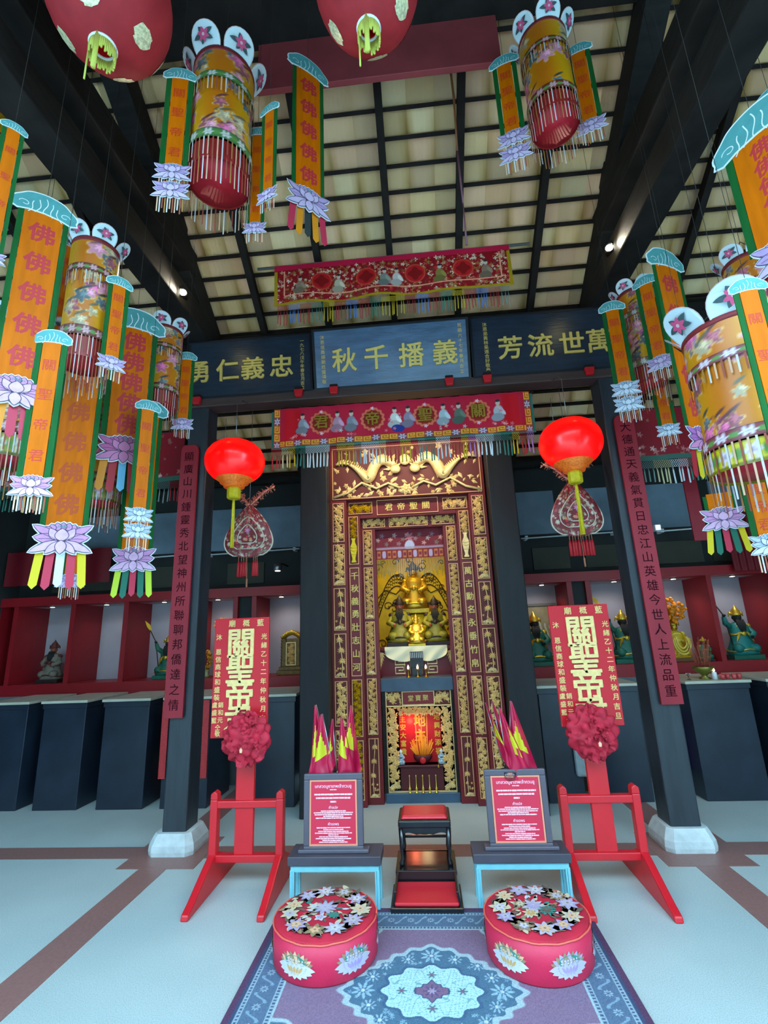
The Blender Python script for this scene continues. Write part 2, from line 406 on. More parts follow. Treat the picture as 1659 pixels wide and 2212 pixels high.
for x0, x1 in solid([n for n in NX if n[1] < 0], -5.1, -1.33)+solid([n for n in NX if n[0] > 0], 1.05, 5.25):
    if x1-x0 > .2 and x1 < 5:
        b.box(x0, x0+.055, 5.5, 6.0, 1.08, 1.972); b.box(x1-.055, x1, 5.5, 6.0, 1.08, 1.972)
    else: b.box(x0, x1, 5.5, 6.0, 1.08, 1.972)
struct('trim_6', b, m_niche_red, 'red lacquered frame, sill and side panels of the wall niches')
b = MB()
for lo, hi in ((-5.1,-1.33),(1.05,5.25)): b.box(lo, hi, 6.0, 6.06, 1.08, 1.972, 0); b.box(lo, hi, 5.72, 6.06, 1.972, 2.02, 0)
b.box(-2.19, -1.97, 5.55, 5.6, 1.08, 1.972, 1); b.box(1.64, 1.79, 5.55, 5.6, 1.08, 1.972, 1)
struct('wall_niches', b, [m_niche_back, m_wall], 'pale back panels of the lit wall niches')
m_lampface = mat('lamp_face', (255, 244, 225), .4, emit=(255, 240, 215), estr=14)
m_lampface2 = mat('spot_face', (255, 244, 225), .4, emit=(255, 248, 230), estr=40)
m_steel = mat('steel', (160, 164, 168), .3, .9)
LPOS = {0:'leftmost niche',1:'second niche from the left',2:'niche with the green guardian on the left',3:'niche with the red ornament',4:'niche with the bronze tablet shrine',5:'niche with the framed picture',6:'niche just left of the right-hand column',7:'niche with the marigold figure',8:'niche at the right edge of the photo',9:'niche out beyond the right edge of the photo'}
for i, (x0, x1) in enumerate(NX):
    if i == 9: continue
    x = (x0+x1)/2; e = thing('downlight', 'small round downlight in the '+LPOS[i], 'lamp', (x, 5.62, 1.972), group='niche downlights')
    b = MB(); b.lathe([(.034,0),(.034,-.012),(.026,-.014)], 18); b.build('trim_ring', m_steel, e)
    b = MB(); b.lathe([(.024,-.006),(.024,-.016),(1e-5,-.017)], 16); b.build('lens', m_lampface, e)
    lamp('niche_lamp', 'SPOT', (x, 5.62, 1.94), (.6 if i == 0 else 2.2 if i < 3 else 5), (1, .92, .84), .03, (R(22),0,0), R(130), .8)
e = thing('downlight', 'small round downlight glowing on the dark wall left of the altar post', 'lamp', (-1.61, 5.3, 2.23))
b = MB(); b.lathe([(.045,.07),(.045,0),(.03,-.005)], 18); b.build('housing', m_steel, e)
b = MB(); b.lathe([(.029,-.002),(.029,-.008),(1e-5,-.01)], 16); b.build('lens', m_lampface, e)
b = MB(); b.tube([(0,0,.07),(0,.2,.1),(0,.42,.1)], .008); b.build('bracket', m_wood, e)
# pale conduit along the wall
for x0, x1, lb in ((-3.5,-2.68,'behind the left-hand column'),(-2.64,-1.44,'behind the left round red lantern'),(1.17,2.3,'behind the right round red lantern'),(2.69,3.35,'right of the right-hand column')):
    b = MB(); b.tube([(x0,5.6,2.5),(x1,5.6,2.52)], .009); b.box(x0+.05, x0+.08, 5.6, 5.72, 2.49, 2.53); b.box(x1-.08, x1-.05, 5.6, 5.72, 2.5, 2.54)
    tag(b.build('conduit', m_white), 'thin white conduit running along the dark wall '+lb, 'pipe', 'wall conduits')
e = thing('sensor_lamp', 'small square white lamp on the conduit right of the right-hand column', 'lamp', (2.68, 5.56, 2.53))
b = MB(); b.box(-.035, .035, -.02, .06, -.03, .04); b.build('housing', m_white, e, .004)
b = MB(); b.box(-.022, .022, -.026, -.02, -.02, .03); b.build('lens', mat('cool_lens', (220,240,255), .4, emit=(210,235,255), estr=3), e)

# ------------------------------------------------------------------ roof
def roofZ(Y): return 5.41-.6527*(Y-2.63)
TW = .2067; ang = math.atan(.6527); ca, sa = math.cos(ang), math.sin(ang); STEP = .1771
X0 = -5.29; NCOL = 52; NS = 6
V = []; F = []; C = []
rj = random.Random(3)
joint = {}
for k in range(-2, 24):
    for c in range(NCOL):
        x0 = X0+c*TW
        base = rj.choice([(246,200,146),(250,212,162),(242,194,148),(250,194,152),(234,190,136),(244,186,138)])
        f = rj.uniform(.86, 1.06); jl = joint.setdefault((k,c), rj.random()); jr = joint.setdefault((k,c+1), rj.random())
        o = len(V)
        for j in range(2):
            t = j*STEP; Yb = 2.63+.1483*k+t*ca; Zb = 5.41-.0968*k-t*sa
            for i in range(NS+1):
                q = i/NS; arch = .02*math.sin(PI*q)+(.0 if j else .014)
                V.append((x0+q*TW, Yb+arch*sa, Zb+arch*ca+.03))
                st = max((1-q*4)*jl if q < .25 else 0, (q*4-3)*jr if q > .75 else 0)
                st = max(0, st)**1.0*(.35+.65*j)*(1.0 if max(jl,jr) > .55 else .3)
                C.append([a*f*(1-st)+bb*st for a, bb in zip(base, (140,98,28))])
        for i in range(NS): F.append((o+i, o+i+1, o+NS+1+i+1, o+NS+1+i))
me = bpy.data.meshes.new('ceiling'); me.from_pydata(V, [], F); me.update()
ac = me.color_attributes.new('Col', 'FLOAT_COLOR', 'POINT')
ac.data.foreach_set('color', [w for c in C for w in (*lin([max(0,min(255,q)) for q in c]), 1)])
m_tile = colmat('clay_roof_tile', .8, bump=.25, bscale=40); me.materials.append(m_tile)
o = bpy.data.objects.new('ceiling', me); COL.objects.link(o); o['kind'] = 'structure'; o['label'] = 'underside of the roof in rows of stained cream clay tiles'
b = MB(); b.add([(-5.5,2.2,5.76),(5.5,2.2,5.76),(5.5,6.3,3.1),(-5.5,6.3,3.1)], [(0,1,2,3)])
b.add([(-5.5,2.2,5.76),(5.5,2.2,5.76),(5.5,.1,4.515),(-5.5,.1,4.515)], [(0,3,2,1)])  # unseen front slope, eave cut short so skylight reaches the floor
struct('roof_cover', b, m_wood2, 'dark boarding over the roof and its front slope')
for k in range(-1, 24):
    Y = 2.63+.1483*k; Z = 5.41-.0968*k
    b = MB(); M = Matrix.Translation((0,Y,Z)) @ Matrix.Rotation(-ang, 4, 'X')
    b.box(-5.3, 5.3, -.013, .013, -.012, .022, 0, M)
    o = b.build('batten', m_wood2); o['kind'] = 'structure'; o['label'] = 'thin dark batten under the roof tiles'
for x in (-4.6,-3.96,-3.32,-2.68,-1.4,-.76,-.12,.485,1.16,2.46,3.1,3.75,4.4):
    b = MB(); M = Matrix.Translation((x,4.03,roofZ(4.03)-.06)) @ Matrix.Rotation(-ang, 4, 'X')
    b.box(-.028, .028, -2.0, 2.1, -.045, .035, 0, M)
    o = b.build('rafter', m_wood2); o['kind'] = 'structure'; o['label'] = 'dark square rafter under the roof tiles'
for x in (-1.94, 1.71):
    b = MB(); M = Matrix.Translation((x,3.1,roofZ(3.1)-.15)) @ Matrix.Rotation(-ang, 4, 'X')
    b.box(-.085, .085, -1.2, 1.15, -.11, .11, 0, M); struct('rafter', b, m_wood, 'heavy dark principal rafter over the column line', .01)
    for z0, z1, y1 in ((4.19,4.42,4.05),(4.62,4.85,3.5)):
        b = MB(); b.box(x-.1, x+.1, -.5, y1, z0, z1); struct('beam', b, m_wood, 'heavy dark tie beam running from the front to the column line', .012)
    b = MB(); b.box(x-.07, x+.07, 3.2, 3.36, 4.85, 5.1); struct('beam', b, m_wood, 'short dark king post between tie beam and rafter', .01)
b = MB(); b.box(-5.2, 5.25, 1.85, 2.4, 5.45, 5.72); struct('beam', b, m_wood, 'dark ridge beam at the top of the roof', .01)
for y, z in ((1.1,4.95),(.2,4.42)):
    b = MB(); b.tube([(-5.2,y,z),(5.25,y,z)], .11, 12); struct('beam', b, m_wood, 'round dark purlin under the front roof slope')
b = MB(); b.tube([(-5.1,5.62,3.42),(5.2,5.62,3.42)], .07, 10); struct('beam', b, m_wood, 'round dark purlin over the back wall')
b = MB(); b.box(-5.1, -2.05, 3.92, 4.06, 4.0, 4.25); b.box(1.8, 5.3, 3.92, 4.06, 4.0, 4.25); struct('beam', b, m_wood, 'dark beams over the side bays', .01)
o = MB(); o.box(-.91, .70, 2.36, 2.4, 5.035, 5.45)
tag(o.build('ridge_board', mat('faded_red_paint', (146, 56, 60), .6, var=.15, vscale=5), None, .004), 'faded red board fixed under the dark ridge beam', 'board')

# ------------------------------------------------------------------ columns, posts, beam with the plaques
for x0, x1, sd in ((-2.02,-1.835,'left'),(1.6,1.806,'right')):
    b = MB(); b.box(x0, x1, 3.87, 4.07, .12, 4.2); struct('column', b, m_col, 'square blue-black timber column on the '+sd, .012)
    cx = (x0+x1)/2
    b = MB(); pr = [(.168,0),(.172,.03),(.168,.07),(.15,.11),(.135,.14)]
    for i in range(len(pr)-1):
        (r0,z0),(r1,z1) = pr[i], pr[i+1]
        V = []
        for r, z in ((r0,z0),(r1,z1)):
            V += [(cx+a,3.97+c,z) for a,c in ((-r*.74,-r),(r*.74,-r),(r,-r*.74),(r,r*.74),(r*.74,r),(-r*.74,r),(-r,r*.74),(-r,-r*.74))]
        b.add(V, [(j,(j+1)%8,8+(j+1)%8,8+j) for j in range(8)]+([[15,14,13,12,11,10,9,8][::-1]] if i == len(pr)-2 else []))
    struct('column_base', b, m_stone, 'rough white stone base under the %s column' % sd)
for x0, x1 in ((-1.15,-.885),(.69,.935)):
    b = MB(); b.box(x0, x1, 4.5, 4.7, 0, 4.12); b.box(min(x0,x1-.36) if x0 > 0 else x0, x1+(.0 if x0 > 0 else .14), 4.82, 4.9, 0, 3.9); struct('column', b, mat('black_post', (34, 34, 37), .45, spec=.3, var=.2, vscale=4, vs=(4,4,.6)), 'broad black post beside the altar, dark board added behind', .008)  # second box is a board added to stop niche light leaking past
b = MB(); b.box(-2.14, 1.92, 3.84, 3.99, 3.54, 3.635); struct('beam', b, m_beam, 'brown beam carrying the three inscribed plaques', .008)
b = MB(); b.box(-2.14, 1.92, 3.93, 3.99, 3.635, 4.2); struct('beam', b, m_wood, 'dark backing board behind the plaques')
b = MB(); b.tube([(-5.1,4.07,4.3),(5.2,4.07,4.3)], .08, 12); struct('beam', b, m_wood, 'round dark eaves purlin above the plaques')
m_plq = mat('plaque_blue_black', (38, 48, 62), .3, var=.25, vscale=5, vs=(1,5,5), bump=.12, bscale=14)
m_plqc = mat('plaque_centre_sheen', (80, 106, 134), .2, spec=1, coat=.6, var=.25, vscale=4, vs=(1,5,5), bump=.15, bscale=12)  # base colour lightened to stand in for the sky's reflection
m_plqf = mat('plaque_edge', (22, 26, 34), .4)
def plaque(x0, x1, z0, z1, tilt, text, px, small, label, m, zc):
    cx, cz = (x0+x1)/2, z0; w, h = (x1-x0)/2, z1-z0
    e = thing('inscribed_plaque', label, 'sign', (cx, 3.845, cz)); e.rotation_euler = (tilt, 0, 0)
    b = MB(); b.box(-w, w, 0, .035, 0, h); b.build('board', m, e, .004)
    b = MB(); b.frame(-w, w, 0, h, .022, -.008, .0); b.build('border', m_plqf, e, .002)
    chars(e, [(ch, x-cx, zc-cz) for ch, x in zip(text, px)], .225, -.004, m_goldp, 'sign', None, .016)
    for st, x, zt, pitch, size in small:
        chars(e, colpos(st, x-cx, zt-cz, pitch), size, -.002, m_goldp)
def PX(*p): return p
plaque(-2.03, -.872, 3.615, 4.185, R(4), '勇仁義忠', (-1.93,-1.655,-1.42,-1.155), [('一九七八戊午年春吉月吉立', -.965, 4.13, .041, .04)], 'left blue-black plaque with four gold characters and a gold date column', m_plq, 3.88)
plaque(-.858, .53, 3.615, 4.165, R(13), '秋千播義', (-.575,-.29,.02,.315), [('沐恩信商胡劉姓盛頌敬', -.765, 4.11, .044, .04), ('民國六十七年春月吉立', .452, 4.12, .045, .038)], 'centre plaque catching the daylight, four gold characters, sky sheen painted into the board', m_plqc, 3.87)
plaque(.545, 1.79, 3.615, 4.2, R(4), '芳流世萬', (.885,1.145,1.41,1.64), [('沐恩弟黃林吳連合好敬奉', .68, 4.14, .043, .042)], 'right blue-black plaque with four gold characters beside the right-hand banners', m_plq, 3.88)
for x, lb in ((-1.93,'at the far left end, beside the narrow streamer'),(-.995,'under the left plaque near its right end'),(-.68,'under the left end of the centre plaque'),(.335,'under the right end of the centre plaque'),(.66,'under the left end of the right plaque'),(1.52,'at the right end of the brown beam')):
    e = thing('plaque_bracket', 'red plaque bracket on the brown beam, '+lb, 'bracket', (x, 3.835, 3.595), group='plaque brackets')
    b = MB(); b.prism([(-.04,.03),(.04,.03),(.03,-.035),(-.03,-.035)], -.035, .0); b.build('bracket_body', m_red, e, .004)
    b = MB(); b.box(-.034, .034, -.03, -.004, .03, .055); b.build('hook', m_wood, e, .004)

# ================================================================== carved relief helpers
def leaf3(mb, b, t, w, y, h, mi=0):
    dx, dz = t[0]-b[0], t[1]-b[1]; l = math.hypot(dx,dz) or 1; nx, nz = -dz/l*w/2, dx/l*w/2
    m = (b[0]+dx*.45, b[1]+dz*.45)
    V = [(b[0],y,b[1]), (m[0]+nx,y,m[1]+nz), (t[0],y,t[1]), (m[0]-nx,y,m[1]-nz), (m[0],y-h,m[1])]
    mb.add(V, [(0,4,1),(1,4,2),(2,4,3),(3,4,0)], mi)
def flower3(mb, x, z, r, y, h, n=5, rot=0., mi=0):
    for i in range(n):
        a = rot+2*PI*i/n; leaf3(mb, (x,z), (x+r*math.cos(a), z+r*math.sin(a)), r*.8, y, h, mi)
    mb.ell((x,y-h*.6,z), (r*.25,h*.6,r*.25), 6, 4, mi)
def clampleaf(mb, x0,x1,z0,z1, b, t, w, y, h, mi=0):
    t = (min(max(t[0],x0),x1), min(max(t[1],z0),z1)); leaf3(mb, b, t, w, y, h, mi)
def carve(mb, x0, x1, z0, z1, y, seed, style='flora'):
    q = random.Random(seed); w, hgt = x1-x0, z1-z0; u = min(w, hgt); h = .018
    if style == 'vase':
        cx = (x0+x1)/2
        prof = [(.28,0),(.3,.02),(.18,.06),(.2,.1),(.42,.28),(.4,.36),(.2,.44),(.18,.5),(.3,.54)]
        pts = [(cx+r*w, z0+.01+t*hgt*.95) for r,t in prof]+[(cx-r*w, z0+.01+t*hgt*.95) for r,t in prof[::-1]]
        mb.prism(pts, y-h, y, 0)
        for t in (.2,.28,.34): mb.tube([(cx-.38*w,y-h,z0+t*hgt),(cx,y-h-.004,z0+(t-.02)*hgt),(cx+.38*w,y-h,z0+t*hgt)], .003, 4)
        z0 = z0+.55*hgt; hgt = z1-z0
    vert = hgt > w
    L = hgt if vert else w
    def P(s, o): return ((x0+x1)/2+o*w*.5, z0+s*hgt) if vert else (x0+s*w, (z0+z1)/2+o*hgt*.5)
    if style == 'palm':
        st = [P(s, .35*math.sin(s*4+seed)) for s in [i/10 for i in range(11)]]
        mb.tube([(a,y-.003,c) for a,c in st], u*.045, 5)
        for s in (.35,.6,.85):
            b0 = P(s, .35*math.sin(s*4+seed))
            for k in range(9):
                a = R(-30+240*k/8); clampleaf(mb, x0,x1,z0,z1, b0, (b0[0]+u*.42*math.cos(a), b0[1]+u*.42*math.sin(a)), u*.16, y, h)
        for k in range(10):
            p = P(q.uniform(.02,.22), q.uniform(-.8,.8)); flower3(mb, p[0], p[1], u*.14, y, h, 5, q.random()*6)
    else:
        n = max(8, int(L/u*9))
        st = [P(i/n, .6*math.sin(i*.9+seed)) for i in range(n+1)]
        mb.tube([(a,y-.003,c) for a,c in st], u*.03, 5)
        for i in range(n):
            p = st[i]
            if i % 3 == 1: flower3(mb, p[0]*.8+.2*(x0+x1)/2 if vert else p[0], p[1] if vert else p[1]*.8+.2*(z0+z1)/2, u*q.uniform(.24,.36), y, h*1.1, q.choice((5,6,7)), q.random()*6)
            for k in range(3):
                a = q.uniform(0, 2*PI); r = u*q.uniform(.3,.48)
                clampleaf(mb, x0,x1,z0,z1, p, (p[0]+r*math.cos(a), p[1]+r*math.sin(a)), r*.42, y, h)
        for k in range(int(L/u*6)):
            p = P(q.uniform(.02,.98), q.uniform(-.95,.95)); a = q.uniform(0, 2*PI); r = u*q.uniform(.13,.24)
            clampleaf(mb, x0,x1,z0,z1, p, (p[0]+r*math.cos(a), p[1]+r*math.sin(a)), r*.6, y, h*.7)
    if style in ('wave','palm') and vert:
        for r in (.42,.3,.18):
            mb.strip([((x0+x1)/2+r*w*math.cos(PI*i/12), z0+r*w*.8*math.sin(PI*i/12)) for i in range(13)], .006, y-h*1.2, 0)
m_carveback = mat('carved_ground_red', (92, 22, 18), .6)
m_palegold = mat('pale_gold_edge', (240, 178, 120), .45, .3)
m_gold_lit = mat('gold_leaf_yellow_lit', (226, 190, 40), .35, .6, var=.15, vscale=25)  # gold leaf with yellow lamplight put into its colour, left strip only
AX = -.107
altar = thing('altar_portal', 'tall red and gold carved altar portal between the two black posts', 'altar', (AX, 4.70, 0))
def panel(parent, x0, x1, z0, z1, y, seed, style, gold=None):
    b = MB(); b.box(x0, x1, y-.002, y+.006, z0, z1); p = b.build('carved_panel', m_carveback, parent)
    b = MB(); b.frame(x0, x1, z0, z1, .006, y-.009, y-.002); b.build('border', m_palegold, p)
    b = MB(); carve(b, x0+.008, x1-.008, z0+.008, z1-.008, y-.003, seed, style); b.build('relief', gold or m_gold, p)
def textpanel(parent, x0, x1, z0, z1, y, text, vert, size):
    b = MB(); b.box(x0, x1, y-.002, y+.006, z0, z1); p = b.build('text_panel', m_dred, parent)
    b = MB(); b.frame(x0, x1, z0, z1, .006, y-.009, y-.002); b.build('border', m_palegold, p)
    it = colpos(text, (x0+x1)/2, z1-.02, (z1-z0-.04)/len(text)) if vert else rowpos(text, x0+.06, (z0+z1)/2, (x1-x0-.12)/len(text))
    chars(p, it, size, y-.004, m_goldp, 'flat', None, .012)
# three stepped frames
b = MB()
for s in (-1, 1): b.box(min(s*.618,s*.787), max(s*.618,s*.787), 0, .1, 0, 3.42)
b.box(-.618, .618, 0, .1, 2.832, 3.42); of = b.build('outer_frame', m_dred, altar, .004)
b = MB()
for s in (-1, 1): b.box(min(s*.488,s*.63), max(s*.488,s*.63), .06, .16, 0, 2.85)
b.box(-.488, .488, .06, .16, 2.645, 2.85); mf = b.build('middle_frame', m_dred, altar, .004)
b = MB()
for s in (-1, 1): b.box(min(s*.345,s*.5), max(s*.345,s*.5), .13, .23, 0, 2.66)
b.box(-.345, .345, .13, .23, 2.535, 2.7); nf = b.build('inner_frame', m_dred, altar, .004)
sd = 1
for s in (-1, 1):
    for i, (z0, z1) in enumerate(((2.40,2.80),(1.97,2.373),(1.541,1.942),(1.112,1.51),(.69,1.08),(.06,.655))):
        sd += 1; panel(altar, min(s*.642,s*.757), max(s*.642,s*.757), z0, z1, -.002, 10+i, ('flora','wave','palm','palm','flora','wave')[i])
    x0, x1 = min(s*.51,s*.606), max(s*.51,s*.606)
    g = m_gold_lit if s < 0 else None
    panel(altar, x0, x1, 2.176, 2.666, .058, 31, 'vase', g)
    textpanel(altar, x0, x1, 1.116, 2.143, .058, '千秋義勇壯志山河' if s < 0 else '萬古勳名永垂竹帛', True, .078)
    panel(altar, x0, x1, .586, 1.085, .058, 33, 'flora', g); panel(altar, x0, x1, .062, .555, .058, 34, 'flora', g)
    panel(altar, min(s*.358,s*.602), max(s*.358,s*.602), 2.69, 2.81, .058, 35, 'flora', g)
    for i, (z0, z1) in enumerate(((2.176,2.53),(1.643,2.147),(1.12,1.615),(.588,1.085),(.063,.557))):
        panel(altar, min(s*.379,s*.471), max(s*.379,s*.471), z0, z1, .128, 50+i, ('flora','wave','wave','wave','palm')[i])
    panel(altar, min(s*.24,s*.468), max(s*.24,s*.468), 2.554, 2.672, .128, 60, 'flora')
textpanel(altar, -.312, .312, 2.668, 2.825, .058, '君帝聖關', False, .085)
panel(altar, -.197, .197, 2.55, 2.68, .128, 61, 'flora')
# dragon panel across the top
b = MB(); b.box(-.757, .757, -.004, .004, 2.838, 3.39); dp = b.build('dragon_panel', m_carveback, altar)
b = MB(); b.frame(-.757, .757, 2.838, 3.39, .007, -.012, -.003); b.build('border', m_palegold, dp)
b = MB()
for s in (-1, 1):
    path = [(s*(.1+.58*t+.05*math.sin(t*7)), -.03-.006*math.sin(9*t), 3.13+.09*math.sin(t*8.0+.4)) for t in [i/40 for i in range(41)]]
    b.tube(path, [.012+.045*math.sin(PI*min(1,i/40+.15)) for i in range(41)], 8)
    for i in range(1, 40):
        p = path[i]; r = .012+.045*math.sin(PI*min(1,i/40+.15))
        leaf3(b, (p[0],p[2]+r*.7), (p[0]-s*.02,p[2]+r+.03), .02, p[1], .008)
        for k in (-1,0,1): b.ell((p[0],p[1]-r*.8,p[2]+k*r*.5), (.008,.006,.008), 5, 3)
    b.ell((s*.1,-.035,3.12), (.055,.03,.045), 10, 6)
    for k in range(6): leaf3(b, (s*.12,3.13), (s*(.12+.11*math.cos(.5*k)),3.13+.11*math.sin(.5*k)), .03, -.02, .01)
    for k in range(60):
        x = s*rnd.uniform(.03,.74); z = rnd.choice((rnd.uniform(2.85,3.02), rnd.uniform(2.85,3.37))); r = rnd.uniform(.025,.05)
        if k % 4 == 0: flower3(b, x, z, r*.8, -.006, .014, 5, rnd.random()*6)
        else: a = rnd.uniform(0,6.28); clampleaf(b, -.745,.745,2.85,3.38, (x,z), (x+1.7*r*math.cos(a),z+1.7*r*math.sin(a)), r*.8, -.006, .012)
    b.tube([(s*x,-.02,z) for x,z in ((.74,2.86),(.6,2.9),(.45,3.0),(.3,2.93),(.18,2.98),(.06,2.92))], .012, 6)
b.ell((0,-.03,3.22), (.06,.025,.06), 12, 7); flower3(b, 0, 2.91, .07, -.01, .02, 7)
b.build('relief', m_gold, dp)
# ---- upper shrine: valances, gold wall, table
def vx(name, parent, x0, x1, z0, z1, y, nx, nz, paint, m):
    return grid_obj(name, nx, nz, lambda u,v: (x0+(x1-x0)*u, y+.006*np.sin(u*18)*(1-v), z0+(z1-z0)*v), paint, m, parent)
m_cloth = colmat('embroidered_cloth', .55, spec=.3)
def p_val(u, v):
    x = u*.69; y = v*.21; c = np.zeros(u.shape+(3,))+np.array((120,30,44.))
    for k in range(16):
        q = random.Random(k); c = mixc(c, rosette(x, y, .02+.043*k, .1+.05*math.sin(k*2.1), .026, 5, .35), ((176,150,150),(150,110,120),(120,104,96),(200,150,140))[k%4])
    c = mixc(c, rosette(x, y, .345, .12, .05, 7, .3), (190,110,120)); c = mixc(c, disc(x, y, .345, .03, .05, .06), (190,190,214))
    return mixc(c, sm(.022,.0,np.abs(y-.012)), (170,150,170))
shr = thing('shrine_valance', 'small purple-red embroidered valance across the top of the altar opening', 'valance', (AX, 4.90, 0))
vx('valance_cloth', shr, -.345, .345, 2.33, 2.545, 0, 90, 28, p_val, m_cloth)
def p_val2(u, v):
    c = np.zeros(u.shape+(3,))+np.array((128,30,44.)); s = (u*13)%1
    c = mixc(c, ((np.abs(s-.5) < .38)&(np.abs(v-.5) < .36)).astype(float), (190,110,60)); c = mixc(c, ((np.abs(s-.5) < .24)&(np.abs(v-.5) < .2)).astype(float), (128,40,60))
    return mixc(c, (((u*13).astype(int)%3 == 1)&(np.abs(s-.5) < .4)).astype(float)*disc(s, v, .5, .5, .4), (180,160,190))
vx('lower_band', shr, -.345, .345, 2.233, 2.326, -.004, 130, 14, p_val2, m_cloth)
b = MB()
for i in range(64):
    x = -.34+.68*i/63; L = rnd.uniform(.13,.2); b.box(x-.0022, x+.0022, -.002, .002, 2.232-L, 2.232, (0 if abs(x) > .14 else 1) if i % 2 else 2)
b.build('fringe', [mat('olive_fringe',(120,120,40),.7), mat('grey_fringe',(150,150,152),.7), mat('teal_fringe',(78,108,104),.7)], shr)
m_yw = mat('embossed_gold_wall', (226, 196, 20), .45, .15, var=.2, vscale=7, bump=.25, bscale=18)
m_line = mat('dark_engraving', (70, 48, 8), .6)
gw = thing('gold_relief_wall', 'glowing yellow-gold wall embossed with dragons behind the altar figures', 'relief', (AX, 5.62, 1.08))
b = MB(); b.box(-.62, .62, 0, .05, -.0, 1.62); b.build('wall_panel', m_yw, gw)
b = MB(); b.lathe([(.2,.28),(.19,.4),(.15,.5),(.16,.6),(1e-5,.62)], 16, 0, (.01,-.12,0), True, 1, .5)
for k in range(18): b.ell((.01+.17*math.cos(k*.35+PI),-.16,.32+.28*(k%4)/4), (.05,.03,.045), 8, 5)
b.build('cloud_pedestal', m_yw, gw)
b = MB()
def spiral(cx, cz, r, s=1, n=16, tw=2.2):
    return [(cx+s*r*(1-i/n*.85)*math.cos(tw*PI*i/n), -.006, cz+r*(1-i/n*.85)*math.sin(tw*PI*i/n)) for i in range(n+1)]
q = random.Random(5)
for k in range(46): b.tube(spiral(q.uniform(-.5,.5), q.uniform(.3,1.45), q.uniform(.025,.06), q.choice((-1,1))), .0045, 4)
for s in (-1, 1):                                            # two scaled dragon bodies
    P = [(s*(.52-.5*t), .3+.55*math.sin(t*2.6)+.25*t) for t in [i/22 for i in range(23)]]
    for o_ in (-.065, .065): b.tube([(x,-.008,z+o_) for x,z in P], .006, 4)
    for i in range(0, 22):
        for k in (-1,0,1): b.tube([(P[i][0]+.018*math.cos(a), -.006, P[i][1]+k*.036+.018*math.sin(a)) for a in [PI*j/5 for j in range(6)]], .003, 3)
    b.tube([(s*x,-.008,z) for x,z in ((.1,.95),(.2,.85),(.33,.9),(.42,.8),(.5,.86))], .006, 4)
b.build('engraved_lines', m_line, gw)
b = MB(); b.box(-.5, .5, .0, .62, 1.0, 1.07); b.box(-.345, .345, -.34, .0, .955, 1.075); sl = b.build('altar_ledge', mat('slate_ledge',(64,80,98),.3,var=.15), None, .004, (AX, 5.2, 0))
tag(sl, 'slate blue stone ledge between the upper and lower shrine', 'ledge')
b = MB(); b.box(-.64, .64, 0, .04, 1.08, 2.75, 0)
for s in (-1, 1): b.box(min(s*.5,s*.54), max(s*.5,s*.54), -.8, .05, 1.08, 2.75)
b.box(-.55, .55, -.8, .05, 2.72, 2.76)
nb = b.build('wall_shrine', m_dred, None, 0, (AX, 5.70, 0)); nb['kind'] = 'structure'; nb['label'] = 'dark red sides and top of the upper shrine'
tb = thing('altar_table', 'red altar table with gold meander front under the altar figures', 'table', (AX, 5.08, 1.07))
b = MB(); b.box(-.4, .4, 0, .5, .25, .285); b.build('tabletop', m_dred, tb, .004)
b = MB(); b.box(-.36, .36, .02, .48, 0, .25); b.build('body', m_dred, tb)
for s in (-1, 1):
    b = MB()
    for k in (0, 1):
        x, z = s*(.16+.0*k), .03+.085*k
        b.strip([(x-s*.05,z),(x+s*.05,z),(x+s*.05,z+.06),(x-s*.03,z+.06),(x-s*.03,z+.03),(x+s*.02,z+.03)], .012, .017, 0)
    b.box(min(s*.06,s*.063), max(s*.06,s*.063), .014, .02, .02, .15); b.box(min(s*.115,s*.118), max(s*.115,s*.118), .014, .02, .02, .15)
    for k in range(6):
        leaf3(b, (s*.36,.24), (s*(.36-.06*k/5),.24-.03*(6-k)), .02, .012, .008)
    b.build('meander_ornament', m_gold, tb)
# white cloth swag with folds
def f_cl(u, v):
    x = -.31+.63*u; sag = .16*(np.abs(np.cos(PI*u*1.0))**.7)*.0+.05+.11*np.sin(PI*np.clip(u,0,1))**.4*(1-.35*np.exp(-((u-.5)/.12)**2))
    return x, -.02-.012*np.sin(u*22+v*5)*v-.01*v, .292-sag*v
sw = grid_obj('altar_cloth', 60, 16, f_cl, lambda u,v: np.zeros(u.shape+(3,))+np.array((236,226,190.)), m_cloth, None, (AX, 5.08, 1.07))
tag(sw, 'pale cream cloth draped along the front of the red altar table', 'cloth')
